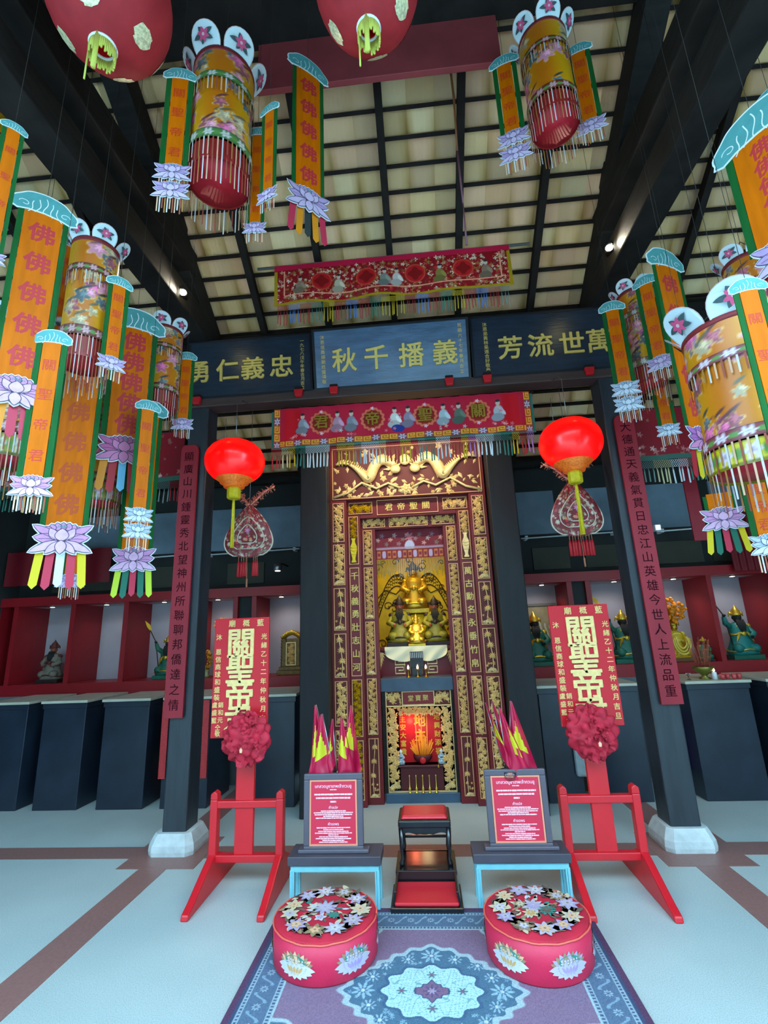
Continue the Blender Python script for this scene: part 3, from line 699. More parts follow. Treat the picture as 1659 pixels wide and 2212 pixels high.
# ---------------------------------------------------------------- figures
m_skin = mat('painted_red_brown_face', (150, 74, 50), .5)
m_skin2 = mat('painted_pale_face', (206, 160, 126), .5)
m_beard = mat('black_beard', (22, 18, 16), .7)
m_fgold = mat('figure_gold', (214, 176, 60), .35, .7, var=.15, vscale=40)
m_fgreen = mat('figure_green_robe', (24, 96, 76), .5, var=.2, vscale=25, bump=.3, bscale=40)
m_fdark = mat('figure_dark_robe', (46, 30, 30), .5, var=.2, vscale=25)
m_folive = mat('figure_olive_robe', (140, 130, 30), .5, var=.2, vscale=25)
m_fyel = mat('figure_yellow_cloth', (222, 176, 34), .55, var=.15, vscale=30, bump=.3, bscale=50)
def figure(name, label, cat, loc, h, robe, trim, face, beard=None, hat=None, blade=None, arm=1, rz=0., group=None, base=None, seated=True):
    """small painted deity figure h metres high; robe, folded arms or one arm raised, head with face, cap"""
    e = thing(name, label, cat, loc, rz, group); s = h
    b = MB(); b.box(-.27*s, .27*s, -.16*s, .16*s, 0, .08*s); b.build('plinth', base or m_fdark, e, .004)
    b = MB()
    b.lathe([(.27*s,.08*s),(.28*s,.14*s),(.23*s,.24*s),(.19*s,.34*s),(.165*s,.44*s),(.18*s,.54*s),(.175*s,.6*s),(.12*s,.655*s),(.06*s,.675*s),(1e-5,.68*s)], 20, 0, (0,0,0), True, 1, .66)
    for x in (-1, 1):                                              # knees and sleeves
        b.ell((x*.14*s,-.11*s,.2*s), (.1*s,.11*s,.085*s), 10, 7)
        if arm and x == -1:
            b.tube([(x*.14*s,0,.58*s),(x*.24*s,-.04*s,.66*s),(x*.27*s,-.07*s,.78*s)], [.055*s,.052*s,.035*s], 8)
        else:
            b.tube([(x*.15*s,0,.57*s),(x*.22*s,-.05*s,.45*s),(x*.1*s,-.17*s,.4*s)], [.055*s,.055*s,.045*s], 8)
    b.build('robe', robe, e)
    b = MB()
    for i, (z, r) in enumerate(((.6,.15),(.46,.172),(.16,.285))):
        b.tube([(r*s*math.cos(a), r*.68*s*math.sin(a), (z+.02*math.sin(3*a))*s) for a in [2*PI*k/20 for k in range(21)]], (.018,.022,.016)[i]*s, 6)
    for x in (-1, 1):
        b.ell((x*.165*s,0,.6*s), (.06*s,.055*s,.05*s), 8, 6); leaf3(b, (x*.06*s,.5*s), (x*.16*s,.3*s), .06*s, -.13*s, .03*s)
    b.ell((0,-.12*s,.46*s), (.05*s,.03*s,.05*s), 8, 6)
    b.build('gilded_trim', trim, e)
    b = MB(); b.ell((0,-.01*s,.755*s), (.075*s,.08*s,.095*s), 14, 10)
    b.ell((0,-.09*s,.75*s), (.013*s,.02*s,.02*s), 6, 5); b.tube([(0,0,.64*s),(0,0,.7*s)], .04*s, 8)
    for x in (-1, 1): b.ell((x*.076*s,0,.755*s), (.012*s,.02*s,.03*s), 6, 5)
    b.build('head', face, e)
    hx = -.27*s if arm else -.1*s; hz = .8*s if arm else .4*s; hy = -.08*s if arm else -.185*s
    for cx, cy, cz in ((hx,hy,hz),(.1*s,-.185*s,.4*s)):
        b = MB(); b.ell((cx,cy,cz), (.03*s,.022*s,.032*s), 8, 6)
        for k in range(4): b.tube([(cx-.02*s+.013*s*k,cy-.012*s,cz+.018*s),(cx-.02*s+.013*s*k,cy-.03*s,cz+.01*s),(cx-.02*s+.013*s*k,cy-.028*s,cz-.008*s)], .0065*s, 5)
        b.tube([(cx+.028*s,cy,cz),(cx+.02*s,cy-.028*s,cz+.008*s)], .008*s, 5)
        b.build('hand', face, e)
    b = MB()
    for x in (-1, 1): b.ell((x*.028*s,-.082*s,.772*s), (.012*s,.006*s,.006*s), 6, 4); b.tube([(x*.012*s,-.084*s,.79*s),(x*.045*s,-.076*s,.8*s)], .005*s, 4)
    b.tube([(-.02*s,-.086*s,.715*s),(.02*s,-.086*s,.715*s)], .005*s, 4)
    b.build('painted_features', m_beard, e)
    if beard:
        b = MB()
        for k in range(7):
            x = (k-3)*.018*s; b.tube([(x,-.075*s,.715*s),(x*1.15,-.115*s,.62*s),(x*.8,-.14*s,(.47+.01*abs(k-3))*s)], [.016*s,.018*s,.003*s], 6)
        b.build('beard', beard, e)
    b = MB(); b.lathe([(.085*s,.79*s),(.095*s,.815*s),(.08*s,.84*s),(.07*s,.89*s),(.04*s,.93*s),(.018*s,.96*s),(1e-5,s)], 14)
    for x in (-1, 1):
        b.ell((x*.1*s,0,.84*s), (.035*s,.02*s,.03*s), 8, 5); b.tube([(x*.09*s,0,.84*s),(x*.125*s,.01*s,.83*s),(x*.13*s,.01*s,.78*s)], .012*s, 6)
    b.build('headdress', hat or trim, e)
    if blade:
        b = MB(); b.tube([(hx+.1*s,hy+.03*s,.1*s),(hx,hy,hz),(hx-.16*s,hy-.01*s,1.08*s)], .011*s, 6)
        b.build('pole', m_fdark, e)
        b = MB(); b.prism([(hx-.15*s,1.05*s),(hx-.12*s,1.09*s),(hx-.17*s,1.2*s),(hx-.3*s,1.3*s),(hx-.24*s,1.16*s)], hy-.015*s, hy-.003*s)
        b.build('blade', blade, e)
    return e
figure('deity_figure', 'large gilded deity figure highest at the back of the altar against the gold wall', 'statue', (AX+.01,5.5,1.7), .6, m_fgold, m_fgold, m_fgold, None, m_fdark, None, 0, base=m_fgold)
figure('deity_figure', 'black-bearded figure in dark and olive robe left of the altar centre', 'statue', (AX-.15,5.24,1.357), .54, m_folive, m_fdark, m_skin, m_beard, m_fdark, None, 0)
figure('deity_figure', 'black-bearded figure in dark and olive robe right of the altar centre', 'statue', (AX+.22,5.24,1.357), .52, m_folive, m_fdark, m_skin, m_beard, m_fdark, None, 0)
figure('deity_figure', 'small golden figure in front between the two bearded figures', 'statue', (AX+.02,5.13,1.357), .33, m_fgold, mat('peach_gold',(226,170,90),.4,.5), m_fgold, None, m_fgold, None, 0, base=m_fgold)
b = MB(); b.box(-.065, .065, 0, .05, 0, .15)
e = thing('candle_rack', 'black slotted candle rack standing before the cream cloth', 'rack', (AX+.01,4.98,1.16))
b.build('body', m_black, e, .003)
b = MB()
for k in range(7): b.box(-.058+.018*k, -.05+.018*k, -.004, 0, .09, .145)
b.build('slats', mat('pale_slat',(180,180,176),.5), e)
b = MB(); b.box(-.05, .05, .0, .04, -.088, 0); b.build('stem', m_black, e)
m_flame = mat('candle_flame', (255, 220, 190), .5, emit=(255, 214, 190), estr=9)
m_brass = mat('brass', (206, 160, 60), .28, .9)
for i, (x, lb) in enumerate(((-.085,'left'),(.005,'middle'),(.085,'right'))):
    e = thing('oil_lamp', 'little lit brass lamp, the %s one of three before the candle rack' % lb, 'lamp', (AX+.01+x,4.9,1.075), group='three altar lamps')
    b = MB(); b.lathe([(.024,0),(.024,.006),(.006,.014),(.005,.06),(.018,.07),(.02,.078),(1e-5,.078)], 14); b.build('stand', m_brass, e)
    b = MB(); b.lathe([(1e-5,.075),(.009,.082),(.01,.092),(.005,.108),(1e-5,.118)], 10); b.build('flame', m_flame, e)
lamp('shrine_lamp', 'AREA', (AX,5.0,2.68), 20, (1,.84,.3), .5, (R(-25),0,0))
lamp('altar_fill', 'AREA', (AX,4.12,3.42), 20, (1,.86,.66), 1.3, (R(22),0,0), size_y=.08)  # added fill light behind the banner to brighten the altar
lamp('shrine_lamp', 'POINT', (AX,5.0,1.55), 1.6, (1,.8,.45), .08)
# ---- lower shrine (earth god)
ls = thing('earth_shrine', 'gilded lower shrine with red back panel set into the altar base', 'shrine', (AX+.006,4.9,0))
b = MB(); b.box(-.335, .335, -.04, .3, 0, .082); b.build('base', mat('slate_base',(60,84,106),.3,var=.15), ls, .004)
b = MB(); b.box(-.345, -.312, -.04, .3, .082, .96); b.box(.312, .345, -.04, .3, .082, .96); b.box(-.3, .3, .26, .3, .082, .96); b.build('case', m_wood, ls)
b = MB(); b.box(-.312, .312, -.01, .25, .962, .975); b.frame(-.312, .312, .815, .962, .01, -.015, .01); b.frame(-.155, .155, .825, .952, .008, -.018, .0); b.frame(-.312, .312, .082, .965, .007, -.012, .012)
b.build('gilt_frame', m_gold, ls)
b = MB(); b.box(-.305, .305, .0, .012, .82, .958); b.build('head_board', m_carveback, ls)
b = MB(); carve(b, -.295, -.165, .832, .948, -.002, 71); carve(b, .165, .295, .832, .948, -.002, 72)
for s in (-1, 1):
    carve(b, min(s*.2,s*.305), max(s*.2,s*.305), .1, .81, -.002, 73, 'flora'); carve(b, min(s*.2,s*.3), max(s*.2,s*.3), .12, .8, -.006, 75, 'palm')
carve(b, -.2, .2, .745, .812, -.002, 76)
for k in range(26):
    x = -.19+.38*k/25; leaf3(b, (x,.76), (x+rnd.uniform(-.01,.01),.735-.012*math.sin(k*1.3)), .02, -.004, .008)
b.build('gilt_carving', m_gold, ls)
b = MB(); b.box(-.145, .145, -.008, .0, .835, .945); hp = b.build('name_panel', mat('plum_panel',(128,28,34),.5), ls)
chars(hp, rowpos('堂寶聚', -.105, .89, .07), .058, -.01, m_goldp)
b = MB(); b.box(-.2, .2, .12, .13, .3, .76); rp = b.build('red_panel', mat('bright_red_panel',(214,14,28),.4), ls)
mbg = mat('bright_gold_paint',(250,200,70),.45,.1); chars(rp, colpos('地主', 0, .735, .13), .115, .117, mbg, 'flat', None, .02); chars(rp, colpos('主安大富貴', -.165, .72, .072)+colpos('地興財添福', .165, .735, .075), .06, .117, mbg, 'flat', None, .015)
b = MB(); b.box(-.2, .2, .03, .25, .082, .3); b.box(-.22, .22, .0, .25, .285, .3); b.build('offering_step', mat('plum_lacquer',(86,28,34),.35), ls, .003)
lamp('earth_shrine_lamp', 'POINT', (AX-.09,4.97,.66), .9, (1,.25,.12), .03); lamp('earth_shrine_lamp', 'POINT', (AX+.02,4.82,.6), .7, (1,.75,.4), .05)
e = thing('incense_pot', 'plum red incense bowl full of orange joss sticks in the lower shrine', 'incense pot', (AX+.02,4.965,.3))
b = MB(); b.lathe([(.03,0),(.05,.01),(.085,.05),(.09,.075),(.08,.085),(.07,.06),(1e-5,.055)], 20, 0, (0,0,0), True, 1, .55); b.build('bowl', mat('plum_lacquer',(86,28,34),.35), e)
b = MB(); b.ell((0,-.055,.04), (.03,.012,.03), 10, 6); b.build('red_seal', m_red, e)
b = MB(); q = random.Random(2)
for k in range(70):
    x = q.uniform(-.085,.085); y = q.uniform(-.03,.03); t = q.uniform(.1,.22)*(1-abs(x)*4); b.tube([(x*.6,y,.06),(x*1.3+q.uniform(-.01,.01),y,.06+t)], .0028, 4)
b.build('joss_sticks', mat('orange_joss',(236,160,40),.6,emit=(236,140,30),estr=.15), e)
b = MB()
for x, t in ((-.055,.38),(-.0,.3),(.055,.38)): b.tube([(x*.8,-.01,.06),(x*1.05,-.01,.06+t)], .0045, 5)
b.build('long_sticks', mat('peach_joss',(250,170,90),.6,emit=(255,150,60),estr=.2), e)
for i in range(5):
    e = thing('candlestick', 'gold candlestick, %s in the row of five below the lower shrine' % ('leftmost','second from the left','middle one','second from the right','rightmost')[i], 'candlestick', (AX-.11+.06*i,4.86,.085), group='gold candlesticks')
    b = MB(); b.lathe([(.016,0),(.016,.006),(.005,.012),(.012,.03),(.014,.036),(.005,.045),(.004,.13),(.008,.14),(1e-5,.15)], 12); b.build('stand', mat('pale_brass',(226,196,90),.28,.8), e)
for s, lb in ((-1,'left'),(1,'right')):
    figure('porcelain_figurine', 'white and blue porcelain figurine at the %s foot of the lower shrine' % lb, 'figurine', (AX+.006+s*.19,4.93,.3-.0), .14, mat('blue_white_glaze',(170,196,206),.2,var=.3,vscale=60), mat('blue_glaze',(60,96,120),.2), m_white, None, m_white, None, 0)
e = thing('altar_weight', 'small brass pendant hanging at the right of the lower shrine', 'pendant', (AX+.16,4.9,.42))
b = MB(); b.tube([(0,0,.02),(0,0,-.12)], .003, 5); b.ell((0,0,-.13), (.01,.01,.016), 8, 6); b.build('rod', m_brass, e)

# ================================================================== offering plinths and niche contents
m_plinth = mat('blue_black_plinth', (33, 42, 56), .3, var=.3, vscale=4, bump=.06, bscale=12)
m_marble = mat('pale_marble_top', (190, 186, 168), .35, var=.1, vscale=8)
PL = [(-4.42,-3.95,'leftmost'),(-3.805,-3.345,'second from the left'),(-3.175,-2.7,'third from the left'),(-2.555,-2.085,'behind the left-hand column'),(-1.72,-1.26,'behind the left procession board'),(.98,1.30,'behind the right procession board'),(1.42,1.885,'behind the right-hand column'),(2.03,2.31,'just right of the right-hand column'),(2.45,3.0,'under the incense bowl'),(3.12,3.6,'at the right edge of the photo')]
PL[7] = None; PL[6] = (1.45,1.9,PL[6][2])
PL[8] = (2.31,2.86,PL[8][2]); PL[9] = (3.0,3.55,PL[9][2]); PL[5] = (.99,1.33,PL[5][2])
for p in PL:
    if not p: continue
    x0, x1, lb = p
    e = thing('offering_plinth', 'dark blue-black plinth with a pale marble top, '+lb, 'plinth', ((x0+x1)/2, 4.79, 0), group='offering plinths'); w = (x1-x0)/2
    b = MB(); b.box(-w+.01, w-.01, .01, .55, 0, .945); b.build('body', m_plinth, e, .006)
    b = MB(); b.box(-w-.01, w+.01, -.015, .66, .95, .975); b.build('top', m_marble, e, .004)
    b = MB(); b.box(-w, w, 0, .62, .9, .95); b.build('apron', m_plinth, e, .004)
for x, lb in ((-2.53,'left'),(-2.13,'right')):
    b = MB(); b.box(-.032, .032, -.006, 0, -.68, 0); b.frame(-.032, .032, -.68, 0, .004, -.008, -.006)
    tag(b.build('couplet_strip', mat('coral_red_paper',(190,50,54),.6,var=.2,vscale=60), None, 0, (x,4.782,.94)), 'narrow red paper strip on the %s edge of the plinth behind the left-hand column' % lb, 'strip', 'pair of red paper strips')
figure('guardian_figure', 'green-robed guardian partly hidden by the red couplet of the left-hand column', 'statue', (-3.06,5.75,1.08), .52, m_fgreen, m_fgold, m_beard, m_beard, m_fgold, m_fyel, 1, base=m_fgreen)
figure('guardian_figure', 'green-robed guardian with yellow blade in the framed-picture niche, left of the right procession board', 'statue', (1.24,5.74,1.08), .6, m_fgreen, m_fgold, m_beard, m_beard, m_fgold, m_fyel, 1, base=m_fgreen)
figure('guardian_figure', 'green-robed guardian with yellow blade just right of the right procession board', 'statue', (2.2,5.72,1.08), .58, m_fgreen, m_fgold, m_beard, m_beard, m_fgold, m_fyel, 1, base=m_fgreen)
figure('guardian_figure', 'teal-robed guardian with yellow blade at the right edge of the photo', 'statue', (3.43,5.74,1.08), .58, mat('figure_teal_robe',(18,116,108),.5,var=.15,vscale=25), m_fgold, m_beard, m_beard, m_fgold, m_fyel, 1, base=m_fgreen)
figure('seated_figure', 'dim pale seated figure in the leftmost niche', 'statue', (-4.5,5.74,1.08), .5, mat('pale_stone_figure',(120,110,96),.7,var=.2,vscale=20), mat('dull_red_figure',(96,40,36),.6), m_skin, m_beard, None, None, 0)
mf_ = figure('golden_monk_figure', 'golden seated monk under a thick orange marigold garland', 'statue', (2.74,5.72,1.08), .48, m_fyel, mat('pale_yellow_sash',(240,214,90),.5), m_fgold, None, m_fgold, None, 0, base=mat('brown_base',(110,70,30),.5))
b = MB(); q = random.Random(4)
for k in range(150):
    a = q.uniform(0, 2*PI); r = q.uniform(.0,.15); b.ell((r*math.cos(a),q.uniform(-.06,.06),.0+r*.85*math.sin(a)), q.uniform(.016,.024), 6, 5)
tag(b.build('marigold_garland', mat('marigold',(232,136,10),.7,var=.3,vscale=40), None, 0, (2.72,5.68,1.62)), 'round mass of orange marigolds on the head of the golden monk', 'garland')
b = MB()
for k in range(3): b.tube([((.055+.018*k)*math.cos(a), -.13-.02*math.sin(a)*0, -.07-.012*k+(.12+.02*k)*math.sin(a)) for a in [PI+PI*i/12 for i in range(13)]], .008, 6)
b.build('necklace', mat('pale_yellow_sash',(240,214,90),.5), mf_, 0, (0,.0,.33))
figure('small_green_figure', 'small green figurine at the right foot of the golden monk', 'statue', (2.97,5.62,1.08), .26, m_fgreen, m_fgold, m_skin, m_beard, m_fgold, None, 0)
# bronze tablet shrine
e = thing('tablet_shrine', 'carved bronze tablet shrine with golden crest in the niche beside the altar post', 'shrine', (-1.56,5.74,1.08))
b = MB(); b.box(-.15, .15, -.1, .1, 0, .05); b.box(-.13, .13, -.085, .085, .05, .09); b.build('base', mat('bronze',(112,84,46),.4,.6,var=.3,vscale=30), e, .005)
b = MB(); b.box(-.105, -.06, -.05, .05, .09, .4); b.box(.06, .105, -.05, .05, .09, .4); b.box(-.06, .06, -.03, .05, .09, .4)
for s in (-1,1):
    for k in range(9): b.ell((s*.112,-.02,.1+.035*k), (.014,.03,.02), 6, 5)
b.build('body', mat('bronze',(112,84,46),.4,.6), e, .003)
b = MB(); b.frame(-.06, .06, .1, .36, .012, -.045, -.03); carve(b, -.045, .045, .12, .34, -.032, 90); b.build('tablet', m_gold, e)
b = MB(); b.tube([(-.115,0,.4),(-.06,0,.45),(0,0,.47),(.06,0,.45),(.115,0,.4)], .03, 8)
for k in range(14): b.ell((-.11+.22*k/13,-.03,.42+.05*math.sin(PI*k/13)), (.016,.016,.02), 6, 5)
b.build('crest', m_fgold, e)
# red ornament with ruffled top, gold flower pot
e = thing('red_ornament', 'tall red ornament with ruffled golden top in a niche behind the left procession board', 'ornament', (-2.38,5.74,1.08))
b = MB(); b.box(-.09, .09, -.06, .06, 0, .05); b.lathe([(.07,.05),(.075,.2),(.07,.4),(.085,.52),(.075,.56)], 12); b.build('body', m_red, e)
b = MB()
for k in range(26):
    a = k*.8; leaf3(b, (0,.56), (.13*math.cos(a),.6+.08*math.sin(a)), .04, -.02-.002*k, .012)
b.build('ruffled_top', mat('orange_gold_ruffle',(226,130,70),.5), e)
b = MB()
for s in (-1,1): b.tube([(s*.08,0,.56),(s*.09,0,.3),(s*.085,0,.1)], .012, 6)
b.build('cords', m_dred, e)
e = thing('gold_flower_pot', 'golden flower ball on a small glass pot in the left niche beside the column', 'vase', (-2.56,5.7,1.08))
b = MB(); b.lathe([(.03,0),(.035,.02),(.022,.05),(.03,.09)], 14); b.build('pot', mat('olive_glass',(150,150,90),.2), e)
b = MB(); q = random.Random(8)
for k in range(70):
    v = Vector((q.gauss(0,1),q.gauss(0,1),q.gauss(0,1))).normalized(); b.ell((v.x*.055,v.y*.04,.2+v.z*.1), .014, 6, 4)
b.build('flowers', mat('amber_flowers',(196,128,26),.5,var=.3,vscale=40), e)
e = thing('framed_picture', 'grey framed picture of pale drapery on the niche back behind a green guardian', 'picture', (1.36,5.97,1.3))
b = MB(); b.frame(-.2, .2, 0, .47, .028, -.03, .02); b.build('frame', mat('grey_frame',(96,94,90),.5), e)
b = MB(); b.box(-.175, .175, -.01, .01, .02, .45); b.build('canvas', mat('olive_canvas',(150,138,104),.7,var=.25,vscale=9), e)
b = MB()
for k in range(5): b.strip([(-.13+.06*k,.3-.02*k),(-.1+.05*k,.2),(-.09+.06*k,.05)], .02, -.013, 0)
b.build('painted_drapery', mat('pale_drapery',(200,196,170),.7), e)
# offerings on the right plinth
e = thing('incense_bowl', 'green-gold footed incense bowl with smoking sticks on the right plinth', 'incense bowl', (2.56,4.93,.975))
b = MB(); b.lathe([(.05,0),(.05,.01),(.02,.025),(.03,.04),(.085,.08),(.095,.11),(.09,.112),(.07,.09),(1e-5,.08)], 20); b.build('bowl', mat('green_bronze',(126,120,50),.35,.6), e)
b = MB(); q = random.Random(6)
for k in range(40): x = q.uniform(-.05,.05); y = q.uniform(-.05,.05); b.tube([(x,y,.08),(x*2.4,y*1.6,.08+q.uniform(.15,.3))], .002, 4)
b.build('incense_sticks', mat('red_brown_sticks',(176,86,60),.6), e)
e = thing('candle_glow', 'small glowing candle beside the incense bowl', 'candle', (2.61,4.86,.975)); 
b = MB(); b.lathe([(.02,0),(.02,.06),(.016,.065),(1e-5,.065)], 12); b.build('wax', m_white, e)
b = MB(); b.lathe([(1e-5,.066),(.011,.078),(.004,.1),(1e-5,.108)], 10); b.build('flame', m_flame, e)
for i in range(4):
    e = thing('red_cup', 'red offering cup, %s of the row of four on the right plinth' % ('leftmost','second from the left','third from the left','rightmost')[i], 'cup', (2.66+.05*i,4.83+.01*(i%2),.975), group='row of red cups')
    b = MB(); b.lathe([(.014,0),(.02,.02),(.021,.05),(.019,.05),(.017,.02),(1e-5,.015)], 14); b.build('cup', mat('pink_red_cup',(196,70,70),.35), e)
e = thing('small_glass', 'tiny clear footed glass at the left of the right plinth', 'glass', (2.4,4.9,.975))
b = MB(); b.lathe([(.018,0),(.018,.003),(.004,.008),(.004,.03),(.02,.04),(.022,.06),(.02,.06),(1e-5,.042)], 14); b.build('glass', glassmat('clear_glass',(235,240,240)), e)
# things in the gaps between the plinths
e = thing('striped_cloth', 'folded purple and white striped cloth hanging between plinth and right-hand column', 'cloth', (1.43,4.78,.78))
b = MB()
for k in range(9): b.box(-.09+.02*k, -.071+.02*k, -.01-.004*(k%3), .01, -.42+.008*(k%4), 0, k % 2)
b.build('folded_cloth', [mat('purple_grey_stripe',(96,86,110),.8), mat('lavender_stripe',(176,170,190),.8)], e)
b = MB(); b.box(-.05, .05, -.02, .04, -.4, 0)
tag(b.build('grey_cloth', mat('pale_grey_cloth',(150,160,164),.8,var=.2,vscale=12), None, .02, (1.30,4.76,.62)), 'crumpled grey cloth hanging left of the striped one', 'cloth')
b = MB(); b.box(-.08, .08, -.08, .08, 0, .36)
tag(b.build('brown_box', mat('brown_wood_box',(92,58,38),.6,var=.3,vscale=8), None, .006, (1.48,5.2,0)), 'brown wooden box on the floor behind the striped cloth', 'box')
b = MB(); b.box(-.09, .09, -.1, .1, 0, .42)
tag(b.build('brown_crate', mat('brown_wood_box',(92,58,38),.6), None, .006, (-2.66,5.25,0)), 'brown crate on the floor between two left plinths', 'box')
b = MB(); b.box(-.03, .03, -.03, .03, -.5, 0)
tag(b.build('purple_cloth', mat('purple_cloth',(92,50,120),.8,var=.2,vscale=10), None, .02, (2.292,5.0,.7)), 'purple cloth hanging beside the right plinth', 'cloth')

# ================================================================== couplet boards on the columns
m_coup = mat('couplet_red', (156, 24, 42), .5, var=.12, vscale=4, vs=(3,3,.6))
m_coupk = mat('couplet_ink', (58, 16, 26), .9, spec=.05)
for x, text, lb in ((-1.975,'顯廣山川鍾靈秀北望神州所聯聊邦僑達之情','left'),(1.74,'大德通天義氣貫日忠江山英雄今世人上流品重','right')):
    e = thing('couplet_board', 'long red board with a column of dark characters on the %s-hand column' % lb, 'sign', (x, 3.86, .925))
    pts = [(-.078,0),(.078,0),(.078,2.2),(.07,2.235),(.045,2.255),(-.045,2.255),(-.07,2.235),(-.078,2.2)]
    b = MB(); b.prism(pts, -.022, 0); b.build('board', m_coup, e, .003)
    chars(e, colpos(text, 0, 2.2, 2.16/len(text)), .088, -.023, m_coupk)

# ================================================================== embroidered valance banners
def blobman(c, x, y, cx, cy, h, col, q):
    c = mixc(c, disc(x, y, cx, cy+.12*h, .24*h, .32*h, .15), col)
    c = mixc(c, disc(x, y, cx-.05*h, cy-.2*h, .32*h, .22*h, .15), [v*.85 for v in col])
    c = mixc(c, disc(x, y, cx+.2*h, cy+.08*h, .1*h, .22*h, .2, .6), [min(255,v*1.15) for v in col])
    c = mixc(c, disc(x, y, cx, cy+.55*h, .11*h, .13*h, .15), (214,180,160)); c = mixc(c, disc(x, y, cx, cy+.68*h, .1*h, .07*h, .2), (50,40,50))
    return c
def p_low(u, v):
    Wd, H = 2.2, .355; x = (u-.5)*Wd; y = v*H; q = random.Random(9)
    c = np.zeros(u.shape+(3,))+np.array((196,24,54.))
    c = mixc(c, .5*sm(.0,.14,v-.86), (170,16,60))
    for s in (-1, 1): c = mixc(c, rect(x, y, min(s*.87,s*1.0), max(s*.87,s*1.0), .06, .34), (206,10,30))
    yc = .2
    for cx in (-.68,-.235,.215,.66):
        d = np.sqrt((x-cx)**2+(y-yc)**2); a = np.arctan2(y-yc, x-cx)
        c = mixc(c, (d < .1).astype(float), (196,36,60)); c = mixc(c, sm(.014,.008,np.abs(d-.092+.006*np.sin(a*14))), (226,110,80)); c = mixc(c, (d < .078).astype(float), (150,40,24))
        for k in (-1, 1): c = mixc(c, rosette(x, y, cx, yc+k*.1, .018, 5, .3), (240,190,200))
    men = [(-.845,(150,150,160)),(-.54,(190,140,160)),(-.42,(140,136,146)),(-.045,(214,206,200)),(.07,(150,130,150)),(.37,(180,190,196)),(.5,(96,110,96)),(.83,(176,178,186))]
    for cx, col in men: c = blobman(c, x, y, cx, .17, .17, col, q)
    c = mixc(c, disc(x, y, -.02, .1, .055, .035), (40,50,130))
    for k in range(70):
        cx = q.uniform(-.95,.95); cy = q.uniform(.07,.12) if k % 3 else q.uniform(.07,.3)
        if min(abs(cx-t) for t in (-.68,-.235,.215,.66)) > .11: c = mixc(c, rosette(x, y, cx, cy, q.uniform(.01,.022), 5, .4), q.choice([(230,120,130),(240,170,160),(210,80,90),(200,190,190)]))
    # key border along the bottom and the ends
    def key(c, s, t):      # s along, t across 0..1
        cell = np.floor(s/.075); f = s/.075-cell; fl = (cell.astype(int) % 3 == 2)
        g = np.ones_like(s)*0
        for a0,a1,b0,b1 in ((.08,.92,.1,.24),(.08,.92,.76,.9),(.08,.22,.1,.9),(.78,.92,.4,.9),(.4,.92,.4,.52),(.4,.54,.4,.66)): g = np.maximum(g, ((f>a0)&(f<a1)&(t>b0)&(t<b1)).astype(float))
        r = mixc(np.zeros(s.shape+(3,))+np.array((206,96,30.)), g, (232,170,60))
        r = np.where(((f<.04)|(t<.06)|(t>.94))[...,None], np.array((170,40,30.)), r)
        fw = mixc(np.zeros(s.shape+(3,))+np.array((150,70,70.)), rosette(f, t, .5, .5, .48, 6, .3), (196,190,206)); fw = mixc(fw, disc(f, t, .5, .5, .14), (150,110,150))
        return np.where(fl[...,None], fw, r)
    m = (y < .055); c = np.where(m[...,None], key(c, x+4, np.clip(y/.055,0,1)), c)
    m = (np.abs(x) > 1.045); c = np.where(m[...,None], key(c, y+4, np.clip((np.abs(x)-1.045)/.055,0,1)), c)
    return c
m_net = {k: mat('net_'+k, rgb, .7) for k, rgb in dict(white=(214,218,222),teal=(50,120,104),yellow=(206,166,20),red=(176,30,40),cream=(210,196,150),violet=(180,120,190),blue=(80,120,190),grey=(120,140,134)).items()}
def fringe_net(parent, x0, x1, ztop, hn, ht, sched, pitch, y=0., tw=.0045):
    """knotted net with tassels below, colour changing in groups along the length"""
    ks = list(m_net); n = int((x1-x0)/pitch); bn = MB(); bt = MB(); q = random.Random(n)
    for i in range(n):
        c = ks.index(sched[int(i/n*len(sched))]); x = x0+pitch*(i+.5)
        rows = 3
        for r in range(rows):
            z = ztop-hn*r/rows; z2 = ztop-hn*(r+1)/rows
            for s in (-1, 1): bn.strip([(x,z),(x+s*pitch/2,z2)], .0022, y, c)
            for s in (-1, 1): bn.strip([(x+s*pitch/2,z),(x,z2)], .0022, y-.001, c)
        if i % 1 == 0:
            L = ht*q.uniform(.88,1.1); xx = x+q.uniform(-.3,.3)*pitch
            bt.tube([(xx,y,ztop-hn),(xx+q.uniform(-.003,.003),y,ztop-hn-.25*L),(xx+q.uniform(-.004,.004),y,ztop-hn-L)], [tw*.5,tw,tw*1.05], 6, c)
    bn.build('net', list(m_net.values()), parent); bt.build('tassel_fringe', list(m_net.values()), parent)
e = thing('embroidered_banner', 'crimson embroidered valance with four round gold characters under the brown beam', 'banner', (-.108,3.80,3.085))
grid_obj('cloth', 900, 150, lambda u,v: ((u-.5)*2.2, .008*np.sin(u*40)*(1-v)+.004*np.sin(u*90), v*.355), p_low, m_cloth, e)
b = MB()
chars(e, [(ch, cx, .2) for ch, cx in zip('君帝聖關', (-.68,-.235,.215,.66))], .13, -.016, mat('old_gold_embroidery',(176,136,50),.4,.5), 'flat', None, .02)
b = MB(); b.box(-1.125, 1.125, .02, .024, -.012, .36); b.build('green_lining', mat('teal_lining',(40,120,104),.6), e)
b = MB(); b.tube([(-1.14,.015,.35),(1.14,.015,.35)], .011, 8); b.build('rod', m_wood, e)
fringe_net(e, -1.12, 1.12, -.005, .07, .125, ['red','cream','yellow','teal','white','white','white','red','yellow','yellow','grey','white','white','cream','red','red','yellow','red','grey','teal','white','white','red','yellow','violet','white','white','grey','teal','yellow','red','violet'], .03, 0, .0062)
